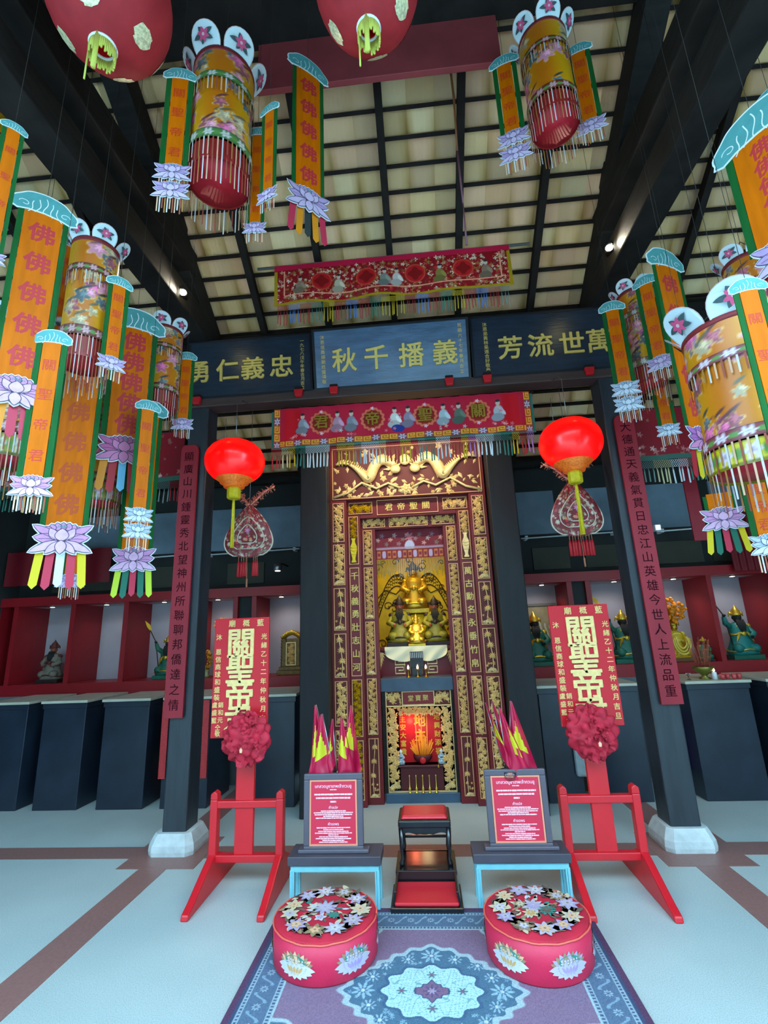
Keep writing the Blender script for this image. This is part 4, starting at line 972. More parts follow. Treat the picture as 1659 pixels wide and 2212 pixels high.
def p_up(u, v):
    Wd, H = 1.94, .385; x = (u-.5)*Wd; y = v*H; q = random.Random(19)
    c = np.zeros(u.shape+(3,))+np.array((150,16,26.)); c = mixc(c, (v > .87).astype(float), (204,24,62))
    for k in range(1100):
        cx = q.uniform(-.96,.96); cy = q.uniform(.01,.33)
        c = mixc(c, rosette(x, y, cx, cy, q.uniform(.008,.02), q.choice((3,4,5)), .4), q.choice([(206,150,120),(226,200,170),(120,60,40),(200,90,60),(150,110,50),(196,40,50)]))
    for cx in (-.57,-.2,.2,.59):
        c = mixc(c, disc(x, y, cx, .2, .085, .085, .03), (206,70,40)); c = mixc(c, disc(x, y, cx, .2, .074, .074, .03), (196,24,34)); c = mixc(c, rosette(x, y, cx, .2, .06, 4, .15), (140,16,16))
    for cx, col in ((-.75,(150,120,100)),(-.43,(196,176,150)),(-.05,(130,130,120)),(.05,(206,190,180)),(.4,(140,120,60)),(.77,(140,110,90))): c = blobman(c, x, y, cx, .15, .15, col, q)
    bd = np.minimum(np.abs(y-.085)+10*(np.abs(x) > .885), np.abs(np.abs(x)-.885)+10*(y < .085)+10*(v > .85))
    c = mixc(c, sm(.007,.004,bd), (246,150,120))
    c = mixc(c, ((y < .022)|(np.abs(x) > .945)&(v < .85)).astype(float), (176,136,20))
    return c
e = thing('embroidered_banner', 'red and gold embroidered banner hung high below the roof tiles, coloured fringe beneath', 'banner', (-.115,3.38,4.165))
grid_obj('cloth', 700, 130, lambda u,v: ((u-.5)*1.96, .014*np.sin(u*23+1)*(1-v), v*.385+.012*np.sin(u*17)*(1-v)), p_up, m_cloth, e)
b = MB(); b.tube([(-1.13,.012,.385),(1.15,.012,.385)], .012, 8); b.build('rod', mat('grey_pipe',(130,134,134),.4,.5), e)
fringe_net(e, -.95, .95, -.004, .05, .13, ['red','blue','red','teal','yellow','red','blue','red','teal','yellow','yellow','red','blue','red','teal','yellow','red','blue','red','grey'], .024, 0, .0035)
def side_val(x0, x1, y, z0, z1, label, seed):
    e = thing('embroidered_banner', label, 'banner', ((x0+x1)/2, y, z0)); w = x1-x0; h = z1-z0
    def p(u, v):
        x = (u-.5)*w; yy = v*h; q = random.Random(seed); c = np.zeros(u.shape+(3,))+np.array((140,18,32.))
        for k in range(160): c = mixc(c, rosette(x, yy, q.uniform(-w/2,w/2), q.uniform(.01,.12) if k%2 else q.uniform(.01,h), q.uniform(.012,.03), 5, .35), q.choice([(196,110,110),(214,170,160),(150,90,80)]))
        return mixc(c, (v < .09).astype(float), (60,96,84))
    grid_obj('cloth', int(w*160), 60, lambda u,v: ((u-.5)*w, .01*np.sin(u*30)*(1-v), v*h), p, m_cloth, e)
    fringe_net(e, -w/2, w/2, -.002, .07, .13, ['grey','cream','white','teal','white','cream','grey','red']*2, .035, 0, .0062)
    b = MB(); b.tube([(-w/2-.02,.01,h),(w/2+.02,.01,h)], .011, 8); b.build('rod', m_wood, e)
side_val(-4.3, -2.12, 4.02, 2.92, 3.4, 'red embroidered valance in the left side bay behind the hanging banners', 4)
side_val(1.86, 4.1, 4.02, 2.83, 3.3, 'red embroidered valance in the right side bay behind the hanging banners', 5)
for x0, x1, y, z0, z1, lb in ((-5.0,-3.68,5.42,2.21,2.62,'plain dark red cloth on the wall at the left edge of the photo'),(3.32,3.62,5.42,2.0,2.66,'plain dark red cloth on the wall at the right edge of the photo')):
    tag(grid_obj('wall_cloth', 60, 12, lambda u,v,a=x0,c=x1,d=y,f=z0,g=z1: (a+(c-a)*u, d+.012*np.sin(u*26), f+(g-f)*v), lambda u,v: np.zeros(u.shape+(3,))+np.array((116,18,30.)), m_cloth), lb, 'cloth')
e = thing('couplet_board', 'crimson plank with rounded foot hanging behind the right-hand banners', 'sign', (2.53,4.5,2.2))
b = MB(); b.box(-.06, .06, -.01, .01, 0, 1.0); b.build('board', m_coup, e, .004)
b = MB(); b.tube([(0,0,.98),(0,0,2.02)], .003, 4); b.build('hanging_cord', m_wood, e)

# ================================================================== glowing round lanterns
m_glow = mat('glowing_red_silk', (206, 6, 8), .25, emit=(255, 10, 4), estr=1.0, spec=.6)
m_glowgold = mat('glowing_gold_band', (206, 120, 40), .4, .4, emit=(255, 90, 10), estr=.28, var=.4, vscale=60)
m_yelt = mat('yellow_tassel', (206, 180, 10), .6, var=.15, vscale=40)
for X, Y, Z, rx, rz, lb in ((-1.462,3.6,2.9,.238,.178,'left'),(1.205,3.6,2.87,.237,.19,'right')):
    e = thing('round_lantern', 'glowing red round lantern with yellow tassel on the %s of the altar' % lb, 'lantern', (X, Y, Z))
    b = MB(); n = 44; V = []; F = []; rows = 18
    for i in range(rows+1):
        t = PI*(.1+.72*i/rows)
        for j in range(n):
            rr = rx*math.sin(t)**.8*(1-.012*(j % 2)); V.append((rr*math.cos(2*PI*j/n), rr*math.sin(2*PI*j/n), rz*math.cos(t)))
    F = [(i*n+j, (i+1)*n+j, (i+1)*n+(j+1)%n, i*n+(j+1)%n) for i in range(rows) for j in range(n)]
    b.add(V, F, 0, True); b.build('silk_body', m_glow, e)
    t = PI*.82; rb = rx*math.sin(t)**.8; zb = rz*math.cos(t)
    b = MB(); b.lathe([(rb*1.03,zb+.012),(rb*.98,zb-.004),(rb*.8,zb-.02),(rb*.78,zb-.035),(rb*.6,zb-.045),(rb*.56,zb-.07),(rb*.35,zb-.075)], 36); b.build('gilt_bottom_rim', m_glowgold, e)
    b = MB(); b.lathe([(rx*.42,rz*.93),(rx*.3,rz*1.0),(.03,rz*1.04),(.03,rz*1.12)], 24); b.build('top_cap', mat('gold_cap',(180,110,30),.4,.5), e)
    b = MB(); b.lathe([(.05,zb-.075),(.055,zb-.09),(.055,zb-.155),(.045,zb-.165),(1e-5,zb-.165)], 10, sm=False); b.build('tassel_drum', m_yelt, e)
    b = MB(); q = random.Random(3)
    for k in range(16): x = q.uniform(-.013,.013); y = q.uniform(-.013,.013); b.tube([(x*.4,y*.4,zb-.165),(x*.6,y*.6,zb-.22),(x,y,zb-.56)], .005, 5)
    b.build('tassel', m_yelt, e)
    b = MB(); b.tube([(0,0,rz*1.1),(0,0,3.42-Z),(0,.1,3.5-Z),(0,.26,3.545-Z)], .003, 5); b.tube([(-.1,.02,rz*.9),(-.1,.02,.4)], .002, 4); b.build('hanging_wire', m_steel, e)
    lamp('lantern_lamp', 'POINT', (X, Y-.02, Z-.02), 2.2, (1,.1,.05), .1)

# ================================================================== gourd ornaments
m_beads = colmat('beaded_work', .4, .15, .6)
def p_gourd(u, v):
    c = np.zeros(u.shape+(3,))+np.array((120,26,34.)); q = random.Random(12)
    for k in range(240): c = mixc(c, rosette(u, v*1.25, q.random(), q.random()*1.25, q.uniform(.02,.05), 6, .3), q.choice([(190,170,140),(150,140,110),(206,190,170),(170,60,66),(120,100,80)]))
    for k in range(30): c = mixc(c, disc(u, v*1.25, q.uniform(.2,.8), q.uniform(.1,1.1), .028), q.choice([(214,130,80),(196,46,60),(220,120,110)]))
    c = mixc(c, rosette(u, v*1.25, .5, .62, .07, 7, .3), (206,130,176)); return c
def gourd(X, Y, Z, w, h, lb, tas):
    e = thing('gourd_ornament', 'beaded gourd-shaped ornament with red tassels below the %s round lantern' % lb, 'ornament', (X, Y, Z))
    def prof(v): return (np.sin(PI*np.clip(v,0,1)**.62)**.75)*.5*(1-.10*v)+.02*(v > 0)*(v < 1)
    def out(s):
        P = [(s*w*float(prof(np.array(1-t))), (1-t)*h*1.0) for t in [i/24 for i in range(25)]]; return P
    grid_obj('beaded_face', 130, 150, lambda u,v: ((u-.5)*2*w*prof(v), -.035*np.sqrt(np.clip(1-((u-.5)*2)**2,0,1))*np.sin(PI*v)**.4, v*h), p_gourd, m_beads, e)
    grid_obj('back', 16, 16, lambda u,v: ((u-.5)*2*w*prof(v), .02*np.sqrt(np.clip(1-((u-.5)*2)**2,0,1))*np.sin(PI*v)**.4, v*h), lambda u,v: np.zeros(u.shape+(3,))+np.array((110,20,30.)), m_beads, e)
    b = MB()
    for sc, z0, y in ((1.,0,-.004),(.68,.13*h,-.03),(.4,.24*h,-.04)):
        P = [(s_*w*sc*float(prof(np.array(t))), y, z0+t*h*sc*.92) for s_, t in [(-1,i/20) for i in range(1,21)]+[(1,1-i/20) for i in range(0,20)]]
        b.tube(P+[P[0]], .007 if sc == 1 else .005, 5)
    b.build('pearl_edging', mat('pearl_beads',(206,190,170),.4), e)
    b = MB(); q = random.Random(1)
    for s_ in (-1, 1):
        P = [Vector((s_*.0,0,h*.97)), Vector((s_*.05,.02,h*1.1)), Vector((s_*.12,.03,h*1.26)), Vector((s_*.2,.05,h*1.36))]
        for i in range(len(P)-1):
            for k in range(26):
                p = P[i].lerp(P[i+1], k/26); v = Vector((q.gauss(0,1),q.gauss(0,1),q.gauss(0,1))).normalized()*.042
                b.tube([p, p+v], .004, 3)
        b.tube(P, .012, 6)
    b.build('tinsel_arms', mat('pink_copper_tinsel',(206,130,110),.35,.5,var=.3,vscale=60), e)
    b = MB()
    for x in tas:
        b.tube([(x,-.02,.01),(x,-.02,-.035)], .003, 4, 1); b.tube([(x,-.02,-.03),(x,-.02,-.06),(x,-.02,-.16)], [.006,.012,.014], 6, 0)
    b.tube([(0,-.03,.02),(.005,-.03,-.23)], .003, 4, 1); b.tube([(.005,-.03,-.18),(.005,-.03,-.25)], .008, 5, 1)
    b.build('tassel_fringe', [mat('red_tassel',(176,20,30),.6), mat('tassel_cord',(170,110,80),.6)], e)
    b = MB(); b.tube([(0,0,h*.98),(0,0,3.56-Z)], .002, 4); b.build('hanging_wire', m_steel, e)
gourd(-1.465, 3.97, 2.165, .42, .47, 'left', (-.075,-.05,-.03,-.01,.055,.07,.085))
gourd(1.295, 3.97, 2.2, .41, .48, 'right', (-.085,-.06,-.04,-.015,.02,.045,.07,.09))
# ================================================================== big red paper lanterns overhead
m_paper = mat('red_paper_shade', (204, 56, 64), .7, var=.18, vscale=14, vs=(1,1,.15), bump=.15, bscale=50)
def translucent(m, rgb, f):
    nt = m.node_tree; o = nt.nodes['Material Output']; p = nt.nodes['Principled BSDF']
    t = nt.nodes.new('ShaderNodeBsdfTranslucent'); t.inputs[0].default_value = (*lin(rgb), 1); x = nt.nodes.new('ShaderNodeMixShader'); x.inputs[0].default_value = f
    nt.links.new(p.outputs[0], x.inputs[1]); nt.links.new(t.outputs[0], x.inputs[2]); nt.links.new(x.outputs[0], o.inputs[0])
translucent(m_paper, (206, 40, 44), .45)
m_patch = mat('gilt_paper_patch', (226, 214, 170), .45, .2, var=.4, vscale=80)
m_pf = mat('pale_yellow_fringe', (206, 206, 90), .6)
for X, Y, Z, r, rz, lb, rot in ((-1.30,1.5,4.42,.27,.30,'at the upper left of the photo',.3),(-.093,1.5,4.33,.235,.31,'at the top centre of the photo',0.)):
    e = thing('paper_lantern', 'large red paper lantern with gilt patches hanging '+lb, 'lantern', (X, Y, Z), rot)
    b = MB(); n = 40; prof = [(r*max(math.sin(PI*(.045+.91*i/20)),.01)**.85, -rz*math.cos(PI*(.045+.91*i/20))) for i in range(21)]
    V = [(q_*math.cos(2*PI*j/n), q_*math.sin(2*PI*j/n), z) for q_, z in prof for j in range(n)]
    b.add(V, [(i*n+j, i*n+(j+1)%n, (i+1)*n+(j+1)%n, (i+1)*n+j) for i in range(20) for j in range(n)], 0, True); b.build('paper_shade', m_paper, e)
    b = MB(); r0, z0 = prof[0]; b.tube([(r0*math.cos(2*PI*j/24), r0*math.sin(2*PI*j/24), z0-.004) for j in range(25)], .009, 8); r1, z1 = prof[-1]; b.tube([(r1*math.cos(2*PI*j/24), r1*math.sin(2*PI*j/24), z1) for j in range(25)], .009, 8); b.build('rim_ring', m_white, e)
    for ring, (tt, sz) in enumerate(((.80,.045),(.62,.06),(.4,.06))):
        for k in range(4):
            a0 = 2*PI*(k+.5*ring)/4-.2+.25*math.sin(3*k+ring); t = PI*(tt+.02*math.sin(5*k))
            def fn(x, y, z): return ((r*math.sin(t-z/rz*.9)**.85+.003)*math.cos(a0+x/r/math.sin(t)), (r*math.sin(t-z/rz*.9)**.85+.003)*math.sin(a0+x/r/math.sin(t)), rz*math.cos(t-z/rz*.9)*(-1)*-1)
            b = MB(); rg = [(x+.008*math.sin(9*i), z*1.2) for i, (x, z) in enumerate(oval((0,0), sz, sz, 16))]
            V = [fn(0,0,0)]+[fn(x*.5,0,z*.5) for x, z in rg]+[fn(x,0,z) for x, z in rg]
            b.add(V, [(0,1+i,1+(i+1)%16) for i in range(16)]+[(1+i,17+i,17+(i+1)%16,1+(i+1)%16) for i in range(16)], 0, True); b.build('gilt_patch', m_patch, e)
    b = MB(); q = random.Random(5)
    for k in range(44):
        a = 2*PI*k/44; L = q.uniform(.05,.09); b.tube([(r0*math.cos(a),r0*math.sin(a),z0),(r0*1.03*math.cos(a),r0*1.03*math.sin(a),z0-L*.5),(r0*math.cos(a),r0*math.sin(a),z0-L)], .0045, 4)
    for a, L in ((3.6,.24),(4.6,.2)): b.tube([(r0*math.cos(a),r0*math.sin(a),z0),(r0*math.cos(a),r0*math.sin(a),z0-L)], .004 if a < 4 else .011, 5)
    b.build('yellow_fringe', m_pf, e)
    b = MB(); b.tube([(0,0,z1),(0,0,5.2-Z)], .004, 5); b.tube([(-r1,0,z1),(r1,0,z1)], .004, 5); b.build('hanging_wire', m_steel, e)
b = MB(); b.tube([(0,0,0),(.01,0,-.6),(0,0,-1.05)], [.009,.008,.006], 6, 0); b.tube([(0,0,-1.05),(.004,0,-1.45)], [.008,.005], 6, 1); b.tube([(.004,0,-1.45),(.002,0,-1.75)], [.004,.007], 6, 1)
tag(b.build('hanging_cord', [mat('brown_cord',(126,70,34),.6), mat('mauve_cord',(120,70,84),.6)], None, 0, (.375,2.42,5.46)), 'long thin brown cord with a mauve end hanging in front of the roof tiles', 'cord')
# ================================================================== roof spotlights
for X, Y, Z, lb, s in ((-1.825,3.27,4.28,'left',1),(1.59,3.26,4.32,'right',-1)):
    e = thing('spotlight', 'small lit spotlight on the tie beam at the %s of the roof' % lb, 'lamp', (X, Y, Z))
    d = Vector((s*.35,-.9,-.25)).normalized(); M = d.to_track_quat('Z','Y').to_matrix().to_4x4()
    b = MB(); b.lathe([(.018,-.1),(.03,-.09),(.034,-.0),(.036,.02),(.03,.02),(.028,.004)], 18, M=M); b.build('housing', m_black, e)
    b = MB(); b.lathe([(1e-5,.012),(.024,.01),(.027,.004)][::-1], 16, M=M); b.build('lens', m_lampface2, e)
    b = MB(); b.tube([(-s*.02,.02,0),(-s*.05,.06,.03),(-s*.09,.08,.03)], .008, 6); b.build('arm', m_steel, e)
    lamp('spot_lamp', 'SPOT', (X+d.x*.06, Y+d.y*.06, Z+d.z*.06), 24, (1,.9,.7), .03, d.to_track_quat('-Z','Y').to_euler(), R(120), .9)
    lamp('spot_spill', 'POINT', (X+s*.1, Y-.05, Z-.06), 1.2, (1,.85,.4), .03)

# ================================================================== procession boards on red stands
m_sred = mat('stand_red_paint', (206, 26, 38), .35, var=.06, vscale=10)
m_bred = mat('board_red', (198, 14, 32), .4)
m_ros = mat('rosette_cloth', (186, 20, 48), .7, var=.25, vscale=18)
def foot(b, x, w=.045):
    pts = [(-.37,0),(-.36,.03),(-.30,.055),(-.12,.15),(-.04,.19),(.04,.19),(.12,.15),(.30,.055),(.36,.03),(.37,0)]
    V = [(x-w/2,y,z) for y,z in pts]+[(x+w/2,y,z) for y,z in pts]; n = len(pts)
    b.add(V, [list(range(n)), list(range(2*n-1,n-1,-1))]+[(i,i+n,(i+1)%n+n,(i+1)%n) for i in range(n)])
def procession(X, Y, lb, px, bx, bz0, bz1, cut):
    e = thing('procession_board', 'red procession board with large raised gold characters on a red stand, '+lb, 'sign board', (X, Y, 0))
    for s in (-1, 1):
        b = MB(); foot(b, s*.215); b.build('foot', m_sred, e, .008)
        b = MB(); b.box(s*.215-.024, s*.215+.024, -.03, .03, .15, .5); b.prism([(s*.215-.024,.5),(s*.215+.024,.5),(s*.215+.022,.535),(s*.215,.55),(s*.215-.022,.535)], -.03, .03); b.build('upright', m_sred, e, .005)
    for z in (.45, .145):
        b = MB(); b.box(-.2, .2, -.025, .025, z, z+.042); b.build('crossbar', m_sred, e, .005)
    b = MB(); b.box(px-.06, px+.06, -.012, .02, .185, bz0+.1); b.build('plank', m_sred, e, .004)
    w = (bx[1]-bx[0])/2; cx = (bx[0]+bx[1])/2; h = bz1-bz0
    b = MB(); b.box(cx-w, cx+w, -.034, -.012, bz0, bz1); bd = b.build('board', m_bred, e, .004)
    chars(bd, colpos('關聖帝君', cx, bz1-.085, .167), .205, -.036, mat('raised_gold_paint',(240,200,132),.45,.2,var=.1,vscale=40), 'board', None, .022)
    mpg = mat('pale_gold_paint',(240,190,120),.5,.15)
    chars(bd, rowpos('廟概藍', cx-w*.62, bz1-.035, w*.52), .05, -.036, mpg, 'flat', None, .015)
    chars(bd, colpos('光緒乙十二年仲秋月吉旦', cx+w*.83, bz1-.1, (h-.13)/11)+colpos('沐 恩信商球和盛裝', cx-w*.82, bz1-.1, .049), .042, -.036, mpg, 'flat', None, .015)
    chars(bd, colpos('盧盛藍', cx-w*.88, bz1-.54, .048)+colpos('銷和元', cx-w*.66, bz1-.54, .048)+colpos('仝敬', cx-w*.74, bz1-.685, .038), .038, -.036, mpg, 'flat', None, .015)
procession(-1.198, 3.38, 'left of the altar', -.02, (-.258,.128), .868, 1.64, 0)
procession(1.0, 3.38, 'right of the altar', 0.01, (-.175,.208), .885, 1.632, 0)
for X, Y, Z, r, lb in ((-1.185,3.29,.872,.145,'left'),(.985,3.29,.862,.142,'right')):
    nu, nv = 64, 40; q = random.Random(int(r*1000)); ph = [q.uniform(0,6.28) for _ in range(8)]
    def fp(u, v, r=r, ph=ph):
        a = 2*PI*u; t = PI*v
        d = 1+.09*np.sin(7*a+ph[0]+2*np.sin(3*t))+.08*np.sin(11*t+ph[1]+3*np.sin(2*a))+.05*np.sin(13*a+9*t+ph[2])
        return r*d*np.sin(t)*np.cos(a), .55*r*d*np.sin(t)*np.sin(a), r*1.0*d*np.cos(t)
    o = grid_obj('cloth_rosette', nu, nv, fp, lambda u,v: np.zeros(u.shape+(3,))+np.array((186,20,48.)), m_ros, None, (X, Y, Z))
    b = MB()
    for k in range(22):
        a = q.uniform(0,6.28); rr = q.uniform(.2,.95)*r; x, z = rr*math.cos(a), rr*math.sin(a); y = -.6*r*math.sqrt(max(0,1-(rr/r)**2))-.01
        s_ = q.uniform(.025,.045); n = 7; t0 = q.uniform(0,6.28)
        pts = [(x+s_*math.cos(t0+i*.5)*1.0, y+.018*math.sin(i*2.1), z+s_*math.sin(t0+i*.5)) for i in range(n)]
        pt2 = [(x+.3*s_*math.cos(t0+i*.5), y+.012+.01*math.sin(i*1.3), z+.3*s_*math.sin(t0+i*.5)) for i in range(n)]
        b.add(pts+pt2, [(i,i+1,n+i+1,n+i) for i in range(n-1)], 0, True)
    b.build('ruffles', m_ros, o)
    b = MB(); b.prism([(-.008,-.012),(.006,-.014),(.009,.004),(0,.016),(-.009,.006)], -.6*r-.03, -.6*r-.025); b.build('paper_tag', mat('pale_tag',(236,180,140),.6), o, 0, (.005,0,-.045))
    tag(o, 'big crimson cloth rosette tied on the %s procession board' % lb, 'rosette')

# ================================================================== prayer signs on light blue tables, flags behind
m_tblue = mat('light_blue_paint', (120, 184, 196), .4, var=.06, vscale=20)
m_slab = mat('dark_brown_slab', (72, 66, 76), .45, var=.15, vscale=6)
m_frame = mat('dark_brown_frame', (88, 78, 88), .42, var=.1, vscale=6)
m_poster = mat('poster_red', (208, 38, 66), .5)
m_pink = mat('poster_pink_print', (250, 196, 214), .6)
m_gilt = mat('gilt_inner_edge', (240, 150, 120), .4, .3)
def prayer_table(X, Y, rz, lb, sx):
    e = thing('side_table', 'light blue metal table with dark top, '+lb, 'table', (X, Y, 0), rz)
    b = MB(); b.box(-.27, .27, -.0, .185, .225, .272); b.build('top', m_slab, e, .004)
    b = MB()
    b.box(-.255, .255, .012, .03, .19, .225); b.box(-.255, .255, .15, .168, .19, .225)
    for s in (-1, 1): b.box(min(s*.255,s*.237), max(s*.255,s*.237), .03, .15, .19, .225)
    b.build('frame', m_tblue, e, .003)
    for x in (-.245, .245):
        for y in (.022, .158):
            b = MB(); b.box(x-.013, x+.013, y-.013, y+.013, 0, .2); b.box(x-.003 if x > 0 else x+.003-.006, (x-.003 if x > 0 else x+.003), y-.016, y-.013, 0, .2); b.build('leg', m_tblue, e, .003)
    f = thing('prayer_sign', 'red Thai prayer sign in a dark frame standing on the %s light blue table' % lb.split()[1], 'sign', (X+sx, Y+.05, .2725), rz); f.rotation_euler = (R(-2), 0, rz)
    W2, H = .178, .415
    b = MB(); b.frame(-W2, W2, 0, H, .034, -.0, .03); b.box(-W2-.03, W2+.03, -.012, .055, 0, .02); b.build('frame', m_frame, f, .005)
    b = MB(); b.box(-.145, .145, .008, .014, .032, H-.032); p = b.build('poster', m_poster, f)
    b = MB(); b.frame(-.143, .143, .034, H-.034, .009, .004, .008); b.build('gilt_edge', m_gilt, p)
    b = MB()
    def th(key, x, z, size): V, F = GL[(key,'thai')]; b.add([(x+size*a, .0065, z+size*c) for a,c,_ in V], F)
    th('title', 0, .345, .0235); th('tr', 0, .232, .02); th('pray', 0, .145, .02)
    q = random.Random(11)
    def line(z, w, h=.0055):
        x = -w/2
        while x < w/2:
            d = min(q.uniform(.008,.035), w/2-x); b.box(x, x+d, .0055, .0075, z-h/2+q.uniform(-.0006,.0006), z+h/2); x += d+.0022
    line(.327, .04, .005); line(.302, .23, .008); line(.283, .21, .008); line(.263, .035, .008)
    for z, w in ((.214,.15),(.205,.235),(.195,.225),(.186,.12),(.177,.21)): line(z, w)
    for z, w in ((.127,.2),(.117,.12),(.108,.18),(.099,.22),(.09,.06),(.08,.17),(.071,.21),(.062,.13),(.053,.17)): line(z, w, .005)
    b.build('printed_lines', m_pink, p)
    return e
prayer_table(-.592, 3.11, R(0), 'the left one before the altar', -.012)
prayer_table(.468, 3.13, R(0), 'the right one before the altar', .012)
m_fl = mat('crimson_flag_satin', (186, 18, 62), .38, var=.15, vscale=10)
m_fl2 = mat('yellow_flag_patch', (206, 196, 36), .45)
def flags(X, Y, lb, spec):
    e = thing('flag_vase', 'tall clear glass vase holding small flags behind the %s prayer sign' % lb, 'vase', (X, Y, .272))
    b = MB(); b.lathe([(.05,0),(.05,.01),(.012,.03),(.012,.3),(.03,.33),(.055,.37),(.06,.4),(.056,.4),(.028,.345),(1e-5,.335)], 20); b.build('glass', glassmat('clear_glass',(235,240,240)), e)
    b = MB()
    for k in range(18): b.ell((.03*math.cos(k*2.4)*(k/18),.03*math.sin(k*2.4)*(k/18),.35+.01*(k%3)), .01, 6, 4)
    b.build('glass_pebbles', mat('grey_pebbles',(150,150,150),.25), e)
    for i, (tx, ty, top, w, L, side, yel, lb2) in enumerate(spec):
        f = thing('small_flag', 'small crimson triangular flag with yellow corner, %s behind the %s prayer sign' % (lb2, lb), 'flag', (X, Y, .63), group='small flags')
        b = MB(); tip = Vector((tx, ty, top-.63)); b.tube([(tx*.1,ty*.1,0), tip], .0035, 6); b.build('pole', m_steel, f)
        nu, nv = 12, 26
        def pt(u, v):
            p = Vector((tx*.1,ty*.1,0)).lerp(tip, 1-.9*v*L)
            ww = 1.3*w*min(1, v*1.2+.06)*(1 if v < .8 else 1-.75*(v-.8)/.2*(1-u))
            fold = .018*math.sin(u*7+i)*min(1, v*2)
            return (p.x+side*ww*u-.0*v, p.y-.012-.03*u*v+fold, p.z-.10*u*v)
        V = [pt(a/nu, c/nv) for a in range(nu+1) for c in range(nv+1)]
        F = []; ml = []
        for a in range(nu):
            for c in range(nv):
                F.append((a*(nv+1)+c, a*(nv+1)+c+1, (a+1)*(nv+1)+c+1, (a+1)*(nv+1)+c))
                u_, v_ = (a+.5)/nu, (c+.5)/nv; ml.append(1 if yel and .28 < v_ < .66 and yel[0]+(yel[1]-yel[0])*(.0) <= u_ <= yel[1] and abs(u_-(yel[0]+yel[1])/2) < (v_-.26)*1.1 else 0)
        b = MB(); b.add(V, F, ml, True); b.build('cloth', [m_fl, m_fl2], f)
flags(-.59, 3.24, 'left', [(-.135,.02,1.07,.085,.95,-1,(.35,.9),'leftmost'),(-.085,-.02,1.02,.11,.98,-1,(.2,.75),'second from the left'),(-.03,.04,.98,.06,.8,-1,(.2,.9),'middle one'),(.03,.0,1.0,.09,.98,1,(.0,.5),'second from the right'),(.09,.03,1.06,.09,.9,1,(.0,.6),'rightmost')])
flags(.455, 3.24, 'right', [(-.105,.02,1.055,.05,.75,1,(.1,.95),'leftmost'),(-.06,.04,1.06,.06,.8,1,(.3,.9),'second from the left'),(-.03,-.02,1.03,.1,.97,1,(.5,.95),'middle one'),(.05,.02,1.06,.11,.97,1,(.1,.8),'rightmost')])

# ================================================================== kneeling stool
m_pad = mat('red_vinyl_pad', (210, 34, 48), .35, bump=.08, bscale=60)
e = thing('kneeling_bench', 'low black lacquered kneeling bench with a red pad before the altar', 'bench', (-.075, 3.11, 0))
b = MB(); b.box(-.2, .2, -.03, .24, 0, .035); b.build('step', m_black, e, .005)
b = MB(); b.box(-.185, .185, .235, .52, 0, .105); b.build('box', m_black, e, .006)
b = MB()
for s in (-1, 1): b.prism([(s*.2,0),(s*.185,0),(s*.165,.1),(s*.178,.1)], .0, .24)
b.build('side_rails', m_black, e, .003)
b = MB(); b.box(-.178, .178, -.02, .225, .035, .055); b.build('pad', m_pad, e, .012, segs=3)
e = thing('altar_stool', 'black lacquered stool with red padded seat standing on the kneeling bench', 'stool', (-.073, 3.52, .105))
b = MB(); b.box(-.165, .165, -.125, .125, .205, .25); b.build('seat', m_black, e, .01)
b = MB(); V = [(-.15,-.11,.25),(.15,-.11,.25),(.15,.11,.25),(-.15,.11,.25),(-.137,-.095,.272),(.137,-.095,.272),(.137,.095,.272),(-.137,.095,.272)]
b.add(V, [(0,3,2,1),(4,5,6,7),(0,1,5,4),(1,2,6,5),(2,3,7,6),(3,0,4,7)]); b.build('pad', m_pad, e, .01, segs=3)
b = MB(); pts = [(-.155,.205),(.155,.205),(.155,.17)]+[(.155-.31*i/30, .168+.012*abs(math.sin(PI*3*i/30))-.012*math.exp(-((i-15)/3)**2)) for i in range(31)]
b.prism(pts, -.115, -.1); b.prism(pts, .1, .115); b.box(-.155, -.14, -.1, .1, .17, .205); b.box(.14, .155, -.1, .1, .17, .205); b.build('scalloped_apron', m_black, e)
for sx in (-1, 1):
    for sy in (-1, 1):
        b = MB(); b.tube([(sx*.147,sy*.105,.205),(sx*.147,sy*.105,.08),(sx*.142,sy*.1,.035),(sx*.15,sy*.11,.012),(sx*.148,sy*.108,0)], [.017,.013,.012,.017,.014], 8); b.build('leg', m_black, e)
b = MB(); b.box(-.14, .14, .095, .107, .075, .09); b.box(-.14, .14, -.107, -.095, .075-.0, .075); b.build('stretcher', m_black, e, .002)

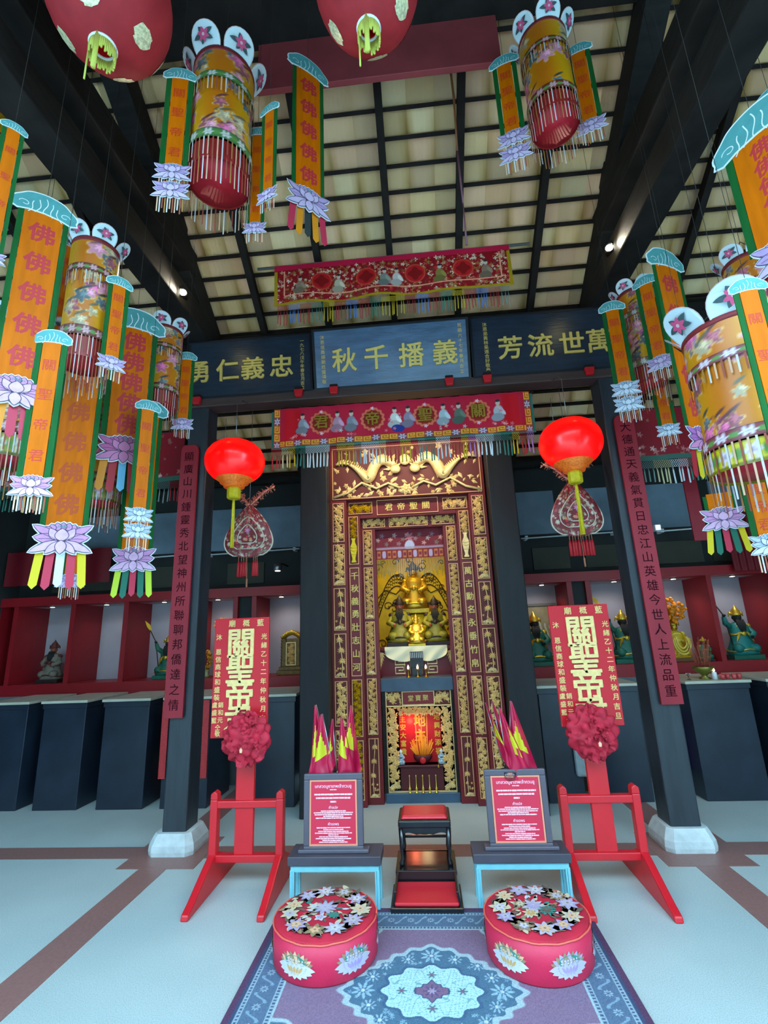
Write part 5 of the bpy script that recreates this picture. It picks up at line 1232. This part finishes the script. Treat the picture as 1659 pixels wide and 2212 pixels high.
# ================================================================== embroidered round cushions
m_velvet = mat('crimson_velvet', (190, 26, 52), .75, var=.15, vscale=9, bump=.12, bscale=120)
m_vel2 = mat('crimson_satin_side', (206, 36, 72), .55, var=.1, vscale=7, bump=.08, bscale=90)
m_pipe = mat('coral_piping', (236, 96, 80), .5)
P_ = {k: mat('embroidery_'+k, c, .6) for k, c in dict(lilac=(176,158,190),pale=(188,176,190),cream=(206,190,156),tan=(150,128,98),olive=(104,92,80),teal=(50,130,116),brown=(96,70,64),white=(204,198,204),peach=(226,178,140),violet=(170,140,206),amber=(206,156,96)).items()}
PK = list(P_); PI_ = {k: i for i, k in enumerate(PK)}
def pouf(X, Y, r, h, lb, seed, rz, centre):
    q = random.Random(seed)
    e = thing('round_cushion', 'round crimson embroidered kneeling cushion at the %s of the rug' % lb, 'cushion', (X, Y, .012), rz)
    b = MB(); b.lathe([(r*.97,0),(r*1.0,.01),(r*1.01,h*.5),(r,h-.006)], 56); b.build('side', m_vel2, e)
    b = MB(); b.lathe([(r,h-.006),(r*.96,h+.004),(r*.6,h+.012),(1e-5,h+.014)], 56); b.build('top', m_velvet, e)
    b = MB(); b.tube([(r*1.003*math.cos(2*PI*i/56), r*1.003*math.sin(2*PI*i/56), h-.004+.0015*math.sin(i*1.7)) for i in range(57)], .0042, 6); b.build('piping', m_pipe, e)
    zt = lambda d: h+.0155+.0*d
    def top(x, y, z): return (x, z, zt(0)-y)
    b = MB(); ring = []
    for k in range(11):
        a = 2*PI*k/11+q.uniform(-.06,.06); rr = r*.69
        ring.append((rr*math.cos(a), rr*math.sin(a), a))
    for k in range(170):                                            # leaves of the wreath
        a = q.uniform(0,2*PI); rr = r*q.uniform(.57,.8); x, z = rr*math.cos(a), rr*math.sin(a); d = a+q.uniform(-1,1)+PI/2; L = r*q.uniform(.14,.26)
        b.flat(leaf((x,z), (x+L*math.cos(d), z+L*math.sin(d)), L*.45, 5), -.0002, PI_[q.choice(('tan','olive','brown','cream','olive'))], top)
    for k, (x, z, a) in enumerate(ring):
        f = ('cream','lilac','tan','pale','lilac','cream')[k % 6]; n = q.choice((6,7,8)); R_ = r*q.uniform(.19,.24)
        flower2d(b, x, z, R_, -.0012, PI_[f], PI_['olive'], n, q.random()*6, top, .6, PI_[q.choice(('pale','white','violet','amber'))])
        flower2d(b, x, z, R_*.5, -.0026, PI_[q.choice(('white','pale','peach'))], PI_['tan'], 5, q.random()*6, top)
    for k in range(46):
        a = q.uniform(0,2*PI); rr = r*q.uniform(.05,.4); x, z = rr*math.cos(a), rr*math.sin(a); L = r*q.uniform(.12,.22); d = a+q.uniform(-.7,.7)
        b.flat(leaf((x,z), (x+L*math.cos(d), z+L*math.sin(d)), L*.4, 5), -.0002, PI_[q.choice(('olive','tan','cream','teal','white'))], top)
    for dx, dz, R_, c1, c2, n in centre:
        flower2d(b, dx*r, dz*r, R_*r, -.0014, PI_[c1], PI_['olive'], n, q.random()*6, top, .62, PI_[c2]); flower2d(b, dx*r, dz*r, R_*r*.55, -.0032, PI_[c2], PI_[c1], 6, q.random()*6, top)
    b.build('top_embroidery', list(P_.values()), e)
    for i, a0 in enumerate((R(-111),R(-48),R(-175),R(12))):
        pal = ('white','peach','amber') if i % 2 == 0 else ('pale','lilac','violet')
        def fn(x, y, z): A = a0+x/r; rr = r*1.012-y; return (rr*math.cos(A), rr*math.sin(A), h*.46+z*.8)
        S = r*.4; b = MB()
        for k in range(11):
            a = R(15+150*k/10); b.flat(leaf((.25*S*math.cos(a),0), (S*.86*math.cos(a)*1.05, S*.72*math.sin(a)), S*.26, 5), -.0008-.00005*k, PI_[pal[1] if k % 2 else 'tan'], fn)
        b.flat(oval((0,.22*S), .5*S, .3*S, 16), -.0018, PI_['teal'], fn)
        for k in range(12): b.flat(oval(((k%6-2.5)*.15*S, (.3-.12*(k//6))*S), .04*S, .05*S, 6), -.0022, PI_['white'], fn)
        for k in range(9):
            a = R(195+150*k/8); b.flat(leaf((0,.05*S), (S*math.cos(a), .05*S+S*.62*math.sin(a)), S*.42, 6, .7), -.0026-.00006*k, PI_[pal[0]], fn); b.flat(leaf((0,.0), (.6*S*math.cos(a), .4*S*math.sin(a)), S*.12, 5), -.0036, PI_[pal[1]], fn)
        for k in (-2,-1,0,1,2): b.flat(leaf((.1*S*k,-.28*S), (.27*S*k,.2*S-.03*S*abs(k)), S*.3, 6, .7), -.0042-.0001*(2-abs(k)), PI_[pal[0]], fn); b.flat(leaf((.1*S*k,-.26*S), (.2*S*k,.06*S), S*.12, 5), -.0052-.0001*(2-abs(k)), PI_[pal[2]], fn)
        b.build('lotus_applique', list(P_.values()), e)
pouf(-.566, 2.745, .25, .163, 'left', 5, R(0), ((-.02,.06,.26,'lilac','pale',9),(.2,-.2,.14,'teal','teal',7),(-.25,.1,.15,'cream','white',6),(-.05,-.28,.13,'white','lilac',5)))
pouf(.452, 2.755, .243, .165, 'right', 8, R(-22), ((-.05,.06,.26,'pale','lilac',9),(.22,.0,.2,'teal','olive',10),(-.3,.02,.16,'tan','cream',7),(-.05,-.22,.17,'cream','amber',7)))

# ================================================================== rug
RX0, RX1, RY0, RY1 = -.905, .79, 1.86, 3.135
def p_rug(u, v):
    w, h = RX1-RX0, RY1-RY0; x = (u-.5)*w; y = (v-.5)*h; q = random.Random(3)
    ax, ay = np.abs(x), np.abs(y); dx = w/2-ax; dy = h/2-ay; d = np.minimum(dx, dy)
    plum = np.array((134,108,132.)); blue = np.array((82,110,132.)); pale = np.array((166,184,190.)); dk = np.array((58,66,96.))
    c = np.zeros(u.shape+(3,))+plum
    # field corners
    s = x*0; sc = (ax/(w/2-.2))+(ay/(h/2-.16)); wob = .05*np.sin(14*np.arctan2(ay-.62, ax-.62))
    m = sc+wob > 1.32; c = np.where(m[...,None], blue, c); c = mixc(c, sm(.03,.012,np.abs(sc+wob-1.32)), pale)
    for sx in (-1,1):
        for sy in (-1,1):
            for k in range(9): c = mixc(c, rosette(x, y, sx*(w/2-.2-.03*(k%4)-.01*k), sy*(h/2-.18-.035*(k%3)), .026, 6, .4)*m, (150,176,190))
            c = mixc(c, rosette(x, y, sx*(w/2-.24), sy*(h/2-.2), .065, 10, .3), (140,168,182)); c = mixc(c, rosette(x, y, sx*(w/2-.24), sy*(h/2-.2), .03, 8, .3), (84,104,130))
    # medallion: pointed blue, white lobed centre, plum heart
    a = np.arctan2(y/.30, x/.39); rr = np.sqrt((x/.385)**2+(y/.30)**2)
    edge = 1.0-.16*np.abs(np.sin(2*a))**1.2+.03*np.cos(24*a)
    c = mixc(c, sm(.06,.03,np.abs(rr-edge)), pale); c = np.where((rr < edge-.035)[...,None], blue, c)
    for k in range(16):
        A = 2*PI*k/16; R_ = .77 if k % 2 == 0 else .74
        px, py = .385*R_*math.cos(A), .30*R_*math.sin(A); g = (rr < edge-.04)
        c = mixc(c, rosette(x, y, px, py, .052 if k % 4 == 0 else .034, 9, .3)*g, (150,178,190)); c = mixc(c, rosette(x, y, px, py, .024, 7, .3)*g, (84,110,136)); c = mixc(c, disc(x, y, px, py, .009)*g, (190,200,204))
    for k in range(60):
        A = q.uniform(0,6.28); R_ = q.uniform(.6,.92); c = mixc(c, rosette(x, y, .385*R_*math.cos(A), .3*R_*math.sin(A), .011, 5, .4)*(rr < edge-.05), (136,166,182))
    r2 = np.sqrt((x/.205)**2+(y/.155)**2)/(1+.07*np.cos(12*a))
    c = mixc(c, sm(.07,.04,np.abs(r2-1.03)), (74,98,126)); c = np.where((r2 < 1)[...,None], np.array((176,206,208.)), c)
    vein = np.abs(np.sin(38*x+9*np.sin(31*y))*np.sin(36*y+8*np.sin(29*x))) < .09
    c = np.where((vein & (r2 < .95))[...,None], np.array((128,168,172.)), c)
    r3 = (np.abs(x)/.085+np.abs(y)/.062)+.1*np.cos(10*a); c = np.where((r3 < 1.05)[...,None], dk+20, c); c = np.where((r3 < .92)[...,None], np.array((130,98,124.)), c)
    c = mixc(c, rosette(x, y, 0, 0, .04, 8, .35), (96,84,120)); c = mixc(c, rosette(x, y, 0, 0, .02, 6, .3), (176,150,170))
    for sx, sy in ((.13,0),(-.13,0),(0,.1),(0,-.1)): c = mixc(c, rosette(x, y, sx, sy, .024, 6, .4), (90,120,126)); c = mixc(c, disc(x, y, sx, sy, .009), (130,98,124))
    # borders
    def band(d0, d1): return (d >= d0)&(d < d1)
    s = np.where(dx < dy, y, x); cyc = .105; f = (s/cyc+.5)%1-.5
    c = np.where((d < .2)[...,None], np.array((92,110,134.)), c)
    t = (d-.115)/.05
    ringm = rosette(f, t*.5, 0, 0, .2, 8, .25); ringi = rosette(f, t*.5, 0, 0, .11, 6, .3)
    bb = (d > .06)&(d < .17)
    c = mixc(c, ringm*bb, (156,176,188)); c = mixc(c, ringi*bb, (88,100,128))
    vine = np.abs(t-.55*np.sin(2*PI*s/cyc)) < .16; c = np.where((vine & bb & (np.abs(f) > .2))[...,None], np.array((132,156,174.)), c)
    for d0 in (.045, .172):
        g = band(d0, d0+.022); ch = (((s/.018)%1 < .55))
        c = np.where(g[...,None], np.array((150,168,180.)), c); c = np.where((g & ch & (np.abs(d-d0-.011) < .006))[...,None], np.array((78,92,118.)), c)
    c = np.where(band(.194,.2)[...,None], pale, c)
    c = np.where((d < .03)[...,None], np.array((92,62,88.)), c); c = np.where(band(.03,.043)[...,None], np.array((66,78,106.)), c)
    n = np.random.RandomState(1).rand(*u.shape)[...,None]; return c*(.9+.2*n)
m_rug = colmat('wool_rug', .95, spec=.1, bump=.3, bscale=300)
e = thing('patterned_rug', 'blue and plum oriental rug with white medallion on the terrazzo floor', 'rug', ((RX0+RX1)/2, (RY0+RY1)/2, 0))
grid_obj('pile', 620, 460, lambda u,v: ((u-.5)*(RX1-RX0), (v-.5)*(RY1-RY0), .011+0*u), p_rug, m_rug, e)
b = MB(); w, h = (RX1-RX0)/2, (RY1-RY0)/2; b.box(-w, w, -h, h, .004, .0105); b.build('backing', mat('plum_binding',(96,64,88),.9), e)

# ================================================================== hanging streamers and canopy lanterns
m_lot = [mat('lotus_rim',(222,218,226),.7), mat('lotus_line',(70,58,84),.7), mat('lotus_pink',(196,132,176),.7,var=.1,vscale=30), mat('lotus_pale_pink',(212,164,194),.7,var=.1,vscale=30), mat('lotus_seed',(60,136,130),.7)]
m_lotw = m_lot[:2]+[mat('lotus_bluish',(176,186,206),.7), mat('lotus_white',(206,212,224),.7), m_lot[4]]
m_lotl = m_lot[:2]+[mat('lotus_lilac',(178,146,190),.7,var=.1,vscale=30), mat('lotus_pale_lilac',(200,174,206),.7), m_lot[4]]
m_fan = [mat('fan_white',(206,222,228),.7), mat('fan_pink',(206,76,120),.7), mat('fan_leaf',(60,80,84),.7), mat('fan_edge',(206,176,176),.7)]
RIB = {k: mat('ribbon_'+k, c, .55) for k, c in dict(yellow=(206,176,6),crimson=(186,38,66),white=(206,220,232),lime=(176,190,40),green=(18,96,76),blue=(110,186,222),red=(170,12,30),orange=(216,130,8),dark=(40,50,48)).items()}
FR = [mat('fringe_peach',(206,160,130),.7), mat('fringe_grey',(196,190,192),.7), mat('fringe_brown',(150,70,50),.7), mat('fringe_ochre',(160,110,50),.7)]
def fringe(parent, x0, x1, z, L, y=0., n=None, fn=None, w=.0034, seed=1):
    b = MB(); q = random.Random(seed); n = n or max(6, int((x1-x0)/.011))
    for i in range(n):
        x = x0+(x1-x0)*(i+.5)/n; l = L*q.uniform(.8,1.1); c = (0,1,2,3,1,0,2)[i % 7]
        P = [(x-w,z),(x+w,z),(x+w*.9,z-l),(x-w*.9,z-l)]
        b.flat(P, y-.0004*(i % 3), c, fn)
    return b.build('fringe', FR, parent)
m_wire = mat('dark_cord', (44, 38, 34), .8)
def hang_z(Y): return roofZ(Y)+.03 if Y > 2.4 else 5.5 if Y > 1.85 else 5.74-(2.2-Y)*.593
def hcord(e, Y, zt):
    b = MB(); b.tube([(0,0,-.01),(0,0,hang_z(Y)-zt)], .0011, 4); b.build('hanging_cord', m_wire, e)
def narrow(X, Y, zt, zb, w, yaw, label, lot=None, second=False, text='關聖帝君', group='narrow streamers'):
    e = thing('narrow_streamer', label, 'streamer', (X, Y, zt), R(yaw)); L = zt-zb
    b = MB(); b.box(-w/2, w/2, -.003, .003, -L, 0); b.build('panel', m_orange, e)
    b = MB()
    for s in (-1, 1): b.box(min(s*w*.54,s*w*.86), max(s*w*.54,s*w*.86), -.002, .002, -L-.01, -.01)
    b.build('green_edging', m_green, e)
    chars(e, colpos(text, 0, -.045*L/.6, (L-.08*L/.6)/len(text)), w*.82, -.0036, m_letred, 'flat', .0036)
    b = MB(); cloud(b, w*2.05, .0); b.build('cloud_finial', [m_white, m_teal], e, 0, (0,-.004,.0))
    hcord(e, Y, zt)
    for k in range(2 if second else 1):
        lw = w*2.3; z = -L-lw*.16-k*lw*.62
        b = MB(); lotus(b, lw, 0, z, 0, .9); b.prism([(x,z+zz) for x, zz in oval((0,0), lw*.36, lw*.16, 12)], .001, .003, 0)
        b.build('lotus_pendant', lot or m_lotl, e, 0, (0,-.007,0))
        fringe(e, -lw*.36, lw*.36, z-lw*.2, lw*(.5 if not (second and k == 0) else .3), -.002, None, None, .0032, int(X*100)+k)
    return e
def wide(X, Y, zt, zb, w, yaw, label, ribs, lot=None, lw=None, text='佛佛佛佛佛', body=None, blobby=True, finial=True, ts=.72, tcol=None):
    e = thing('wide_streamer', label, 'streamer', (X, Y, zt), R(yaw)); L = zt-zb
    b = MB(); b.box(-w/2, w/2, -.003, .003, -L, 0); b.build('panel', body or m_orange, e)
    b = MB()
    for s in (-1, 1): b.box(min(s*w*.51,s*w*.66), max(s*w*.51,s*w*.66), -.002, .002, -L, -.01)
    b.build('green_edging', m_green, e)
    if text: chars(e, colpos(text, 0, -.04, (L-.08)/len(text)), min(w*ts,(L-.08)/len(text)*.95), -.0036, tcol or m_letcrim, 'bold', .0036)
    if finial: b = MB(); cloud(b, w*1.65, 0); b.build('cloud_finial', [m_white, m_teal], e, 0, (0,-.004,0))
    hcord(e, Y, zt)
    lw = lw or w*1.75; z = -L-lw*.2
    b = MB(); lotus(b, lw, 0, z, 0, .95); b.prism([(x,z+zz) for x, zz in oval((0,0), lw*.36, lw*.17, 14)], .001, .004, 0)
    b.build('lotus_pendant', lot or m_lot, e, 0, (0,-.008,0))
    n = len(ribs)
    for i, k in enumerate(ribs):
        x = (i-(n-1)/2)*lw*.8/n; rw = lw*.135; l = lw*.62*(1+.04*math.sin(i*2.3)); y = .004+.002*(i % 2); t = (i-(n-1)/2)*.008
        pts = [(x-rw/2,z-lw*.15),(x+rw/2,z-lw*.15),(x+rw/2+t,z-lw*.2-l),(x+t,z-lw*.2-l-rw*.55),(x-rw/2+t,z-lw*.2-l)]
        b = MB(); b.prism(pts, y, y+.002); b.build('ribbon', RIB[k], e)
    return e
m_prints = colmat('printed_satin', .42, spec=.5)
def print_body(seed, Wc=6., Hc=4.2):
    def p(u, v):
        q = random.Random(seed); c = np.zeros(u.shape+(3,))+np.array((206,146,8.)); x = u*Wc; y = v*Hc
        c = mixc(c, .5+.5*np.sin(u*2*PI*3), (190,100,6))
        for k in range(int(Wc*Hc*1.7)):
            cx, cy = q.uniform(0, Wc), q.uniform(.2, max(.3,Hc-.2)); col = q.choice([(190,90,130),(110,100,110),(84,96,100),(206,130,150),(150,80,90),(170,150,120)]); r = q.uniform(.22,.46)
            for ox in (-Wc, 0, Wc):
                c = mixc(c, rosette(x, y, cx+ox, cy, r*1.15, 5, .25, .1, k), (222,176,110)); c = mixc(c, rosette(x, y, cx+ox, cy, r, 5, .25, .1, k), col)
                c = mixc(c, rosette(x, y, cx+ox+.1, cy+.08, r*.5, 6, .3, .15, k*2), [min(255,t*1.3) for t in col]); c = mixc(c, disc(x, y, cx+ox+.05, cy+.4, r*.9, .06, .4, .5), [t*.6 for t in col])
        return c
    return p
def print_band(seed, base, fl):
    def p(u, v):
        c = np.zeros(u.shape+(3,))+np.array(base, float); n = 12; s = (u*n)%1
        c = mixc(c, rosette(s, v*.8, .5, .42, .34, 6, .25, .15), fl); c = mixc(c, rosette(s, v*.8, .5, .42, .14, 6, .25, .2), [t*.75 for t in fl])
        c = mixc(c, disc(s, v*.8, .95, .4, .13, .2, .2)+disc(s, v*.8, .05, .4, .13, .2, .2), (90,130,60)); return mixc(c, ((v < .12)|(v > .9)).astype(float), [t*.6 for t in base])
    return p
m_liner = mat('red_liner', (186, 20, 40), .6)
def canopy(X, Y, zt, zb, r, label, seed, band=((110,40,30),(206,160,160)), lower=None, ztop=None):
    e = thing('canopy_lantern', label, 'lantern', (X, Y, zt), R(seed*23)); L = zt-zb
    def cyl(name, r_, z1, z0, paint, nu, nv, m): return grid_obj(name, nu, nv, lambda u,v: (r_*np.cos(2*PI*u), r_*np.sin(2*PI*u), z0+(z1-z0)*v), paint, m, e)
    cyl('upper_tier', r*1.04, 0, -.26*L, print_body(seed+1, 2*PI*r*9, .26*L*9), 100, 26, m_prints)
    cyl('body', r, -.2*L, -.8*L, print_body(seed, 2*PI*r*9, .6*L*9), 130, 70, m_prints)
    cyl('upper_band', r*1.07, -.24*L, -.3*L, print_band(seed, *band), 96, 8, m_prints)
    cyl('lower_band', r*1.07, -.76*L, -.84*L, print_band(seed+2, *band), 96, 8, m_prints)
    if lower: cyl('lower_tier', r*1.05, -.85*L, -1.0*L, print_band(seed+3, *lower), 96, 10, m_prints)
    else: cyl('lower_tier', r*1.0, -.84*L, -1.0*L, lambda u,v: np.zeros(u.shape+(3,))+np.array((150,36,34.)), 48, 3, m_prints)
    def wrap(rr): return lambda x, y, z: ((rr-y)*math.cos(x/rr), (rr-y)*math.sin(x/rr), z)
    for z, l, rr in ((-.3*L,.12*L,r*1.08),(-.84*L,.16*L,r*1.09),(-1.0*L,.2*L,r*1.06)):
        fringe(e, -PI*rr, PI*rr, z, l, 0, 46, wrap(rr), r*.022, seed)
    b = MB(); b.lathe([(r*.99,-.985*L),(r*.96,-.97*L),(1e-5,-.965*L)], 36, 0); b.lathe([(r*.98,-.98*L),(r*.98,-.86*L)], 36, 0); b.build('red_liner', m_liner, e)
    b = MB(); b.lathe([(r*1.05,0),(r*.4,.01),(1e-5,.02)], 36); b.build('top_cover', m_orange2, e)
    b = MB(); b.lathe([(r*1.055,.002),(r*1.06,-.02*L),(r*1.045,-.035*L)], 40); b.build('scalloped_rim', mat('dark_red_trim',(120,20,26),.6), e)
    for k in range(6):
        a = 2*PI*k/6; fw = r*1.12; fh = r*.72; b = MB(); rr = r*1.06
        def fn(x, y, z): return ((rr-y+z*.55)*math.cos(a+x/rr*.86), (rr-y+z*.55)*math.sin(a+x/rr*.86), z*.85)
        out = [(-fw/2,-.005)]+[(-fw/2*math.cos(PI*i/16)*(1+.12*math.sin(PI*i/16)), fh*math.sin(PI*i/16)) for i in range(17)]+[(fw/2,-.005)]
        b.flat(grow(out, .004), .0012, 3, fn); b.flat(out, .0, 0, fn); b.flat(out, .0024, 0, fn)
        c = (0, fh*.45)
        for j in range(5): A = PI/2+2*PI*j/5+.3; b.flat(leaf(c, (c[0]+fw*.36*math.cos(A), c[1]+fh*.36*math.sin(A)), fw*.14, 5), -.0008, 2, fn)
        flower2d(b, c[0], c[1], fw*.2, -.0016, 1, 3, 6, .3*k, fn)
        b.build('fan', m_fan, e)
    b = MB()
    for k in range(3): a = 2*PI*k/3; b.tube([(r*math.cos(a),r*math.sin(a),0),(0,0,.16)], .002, 4)
    b.tube([(0,0,.16),(0,0,hang_z(Y)-zt)], .0014, 4); b.build('hanging_wire', m_wire, e)
    return e
# ---- left side, from the front to the column
canopy(-2.10,2.20,3.20,2.43,.132, 'canopy lantern at the left edge, mostly behind the front streamers, green-yellow lower rim', 3, lower=((150,130,20),(206,196,170)), ztop=4.2)
canopy(-1.649,2.05,3.551,2.866,.109, 'tall printed canopy lantern with bright white fan, front one on the left', 1, ztop=4.2)
canopy(-1.967,2.70,3.046,2.332,.122, 'low-hanging canopy lantern on the left with olive lotus band, behind the wide streamers', 5, lower=((130,120,30),(216,180,206)), ztop=4.2)
canopy(-1.726,2.90,3.638,3.045,.112, 'smaller canopy lantern on the left beside the column', 2, ztop=4.2)
narrow(-1.66,1.50,3.69,3.05,.045,50, 'narrow orange streamer cut by the left edge of the photo, highest of them', m_lotl)
narrow(-1.601,1.80,2.836,2.176,.072,20, 'narrow orange streamer with four clear red characters, nearest on the left', m_lot)
narrow(-1.951,2.20,3.771,3.154,.061,55, 'narrow orange streamer left of the front printed canopy lantern', m_lotl)
narrow(-1.473,2.02,3.300,2.866,.058,48, 'narrow orange streamer right of the front printed canopy lantern', m_lotl)
narrow(-1.609,3.00,3.486,2.995,.066,14, 'narrow orange streamer hanging in front of the left plaque', m_lotl)
narrow(-1.59,2.55,2.87,2.23,.066,42, 'narrow orange streamer with two lilac lotuses low on the left, near the column', m_lotw, True)
narrow(-2.264,2.95,3.05,1.93,.07,35, 'long narrow orange streamer low on the left, behind the lowest lotus', m_lotl)
wide(-1.693,1.75,3.506,2.614,.15,42, 'wide orange streamer with crimson characters cut by the left edge', ('orange','orange','crimson','crimson','yellow'), None, .24)
wide(-1.765,2.62,3.50,2.70,.2,36, 'wide orange streamer with a deep pink lotus and blue centre ribbon on the left', ('orange','red','blue','red','orange'), [m_lot[0],m_lot[1],mat('lotus_deep_pink',(190,96,146),.7,var=.1,vscale=30),mat('lotus_rose',(206,124,166),.7),m_lot[4]], .3)
wide(-1.835,2.30,3.05,2.09,.165,22, 'wide brown-orange streamer with the lowest large lotus, yellow crimson and white ribbons', ('yellow','crimson','white','crimson','yellow'), None, .285, body=m_orange2, tcol=mat('brown_lettering',(176,66,6),.7))
wide(-1.738,2.78,2.954,2.042,.15,16, 'wide orange streamer with lime, green and crimson ribbons left of the column', ('lime','green','crimson','green','lime'), None, .255)
canopy(-2.239,1.90,4.345,3.75,.11, 'canopy lantern high in the upper left corner, only its fans showing', 11)
# ---- centre, near the roof
canopy(-.914,1.90,4.457,3.739,.15, 'large canopy lantern at the upper left of the roof tiles, red underside seen', 6, ((70,110,60),(206,196,190)), ztop=5.3)
narrow(-1.073,1.75,4.268,3.69,.075,14, 'narrow streamer left of the upper left canopy lantern', m_lotl, True)
narrow(-.64,1.85,4.120,3.60,.056,-22, 'narrow streamer close on the right of the upper left canopy lantern', m_lotl)
narrow(-.775,2.05,4.241,3.62,.056,4, 'narrow streamer behind the right side of the upper left canopy lantern', m_lotl)
wide(-.50,2.10,4.744,3.85,.15,40, 'wide orange streamer with tilted lilac lotus at the centre, before the faded red board', ('crimson','orange','dark','orange','crimson'), m_lotl, .265)
canopy(.859,2.10,4.734,4.121,.125, 'canopy lantern at the upper right of the roof tiles, red underside seen', 4, ztop=5.3)
narrow(.647,2.15,4.695,4.165,.078,-18, 'narrow streamer left of the upper right canopy lantern', m_lotl, True)
narrow(1.071,2.15,4.717,4.187,.072,-20, 'narrow streamer right of the upper right canopy lantern', m_lotl)
# ---- right side
canopy(1.693,3.25,3.868,3.125,.11, 'canopy lantern on the right beside the right plaque', 7, ((150,90,80),(206,206,200)), ztop=4.2)
canopy(1.354,1.90,2.665,2.052,.172, 'biggest canopy lantern, at the right edge, with yellow and green floral lower band', 8, ((130,50,60),(216,196,206)), ((196,176,20),(216,190,206)), ztop=4.2)
canopy(2.028,2.60,3.548,2.846,.115, 'canopy lantern at the right edge mostly hidden behind the front streamers', 9, ztop=4.2)
narrow(1.453,3.10,3.669,3.075,.08,-14, 'narrow streamer before the right plaque with two bluish lotuses', m_lotw, True)
narrow(1.687,3.05,3.819,3.223,.078,-37, 'narrow streamer right of the canopy lantern beside the right plaque', m_lotl)
narrow(1.785,3.30,3.310,2.831,.068,-16, 'narrow streamer with a greyish lotus just above the right side-bay valance', m_lotw)
narrow(1.194,1.55,2.618,1.97,.055,-10, 'narrow streamer in front of the biggest canopy lantern, leaving the frame at the right', m_lotw)
narrow(1.517,2.20,2.217,1.834,.072,-8, 'narrow streamer with a white lotus lowest at the right edge', m_lotw)
wide(1.574,2.60,3.597,2.51,.17,24, 'wide orange streamer with a violet-pink lotus, tallest on the right', ('red','yellow','orange','yellow','red'), [m_lot[0],m_lot[1],mat('lotus_violet_pink',(176,96,166),.7,var=.1,vscale=30),mat('lotus_rose',(206,124,166),.7),m_lot[4]], .25)
wide(1.502,1.70,3.474,2.95,.2,-62, 'wide orange streamer at the upper right edge, seen obliquely', ('red','yellow','orange','yellow','red'), m_lotl, .26)
wide(1.44,2.35,2.09,2.0,.1,-20, 'wide streamer with pale lotus and yellow, green and crimson ribbons, lowest on the right', ('yellow','green','crimson','green','yellow'), None, .185, '', finial=False)
narrow(1.786,1.90,3.90,3.3,.07,-60, 'narrow streamer in the upper right corner, above the oblique wide one', m_lotl)
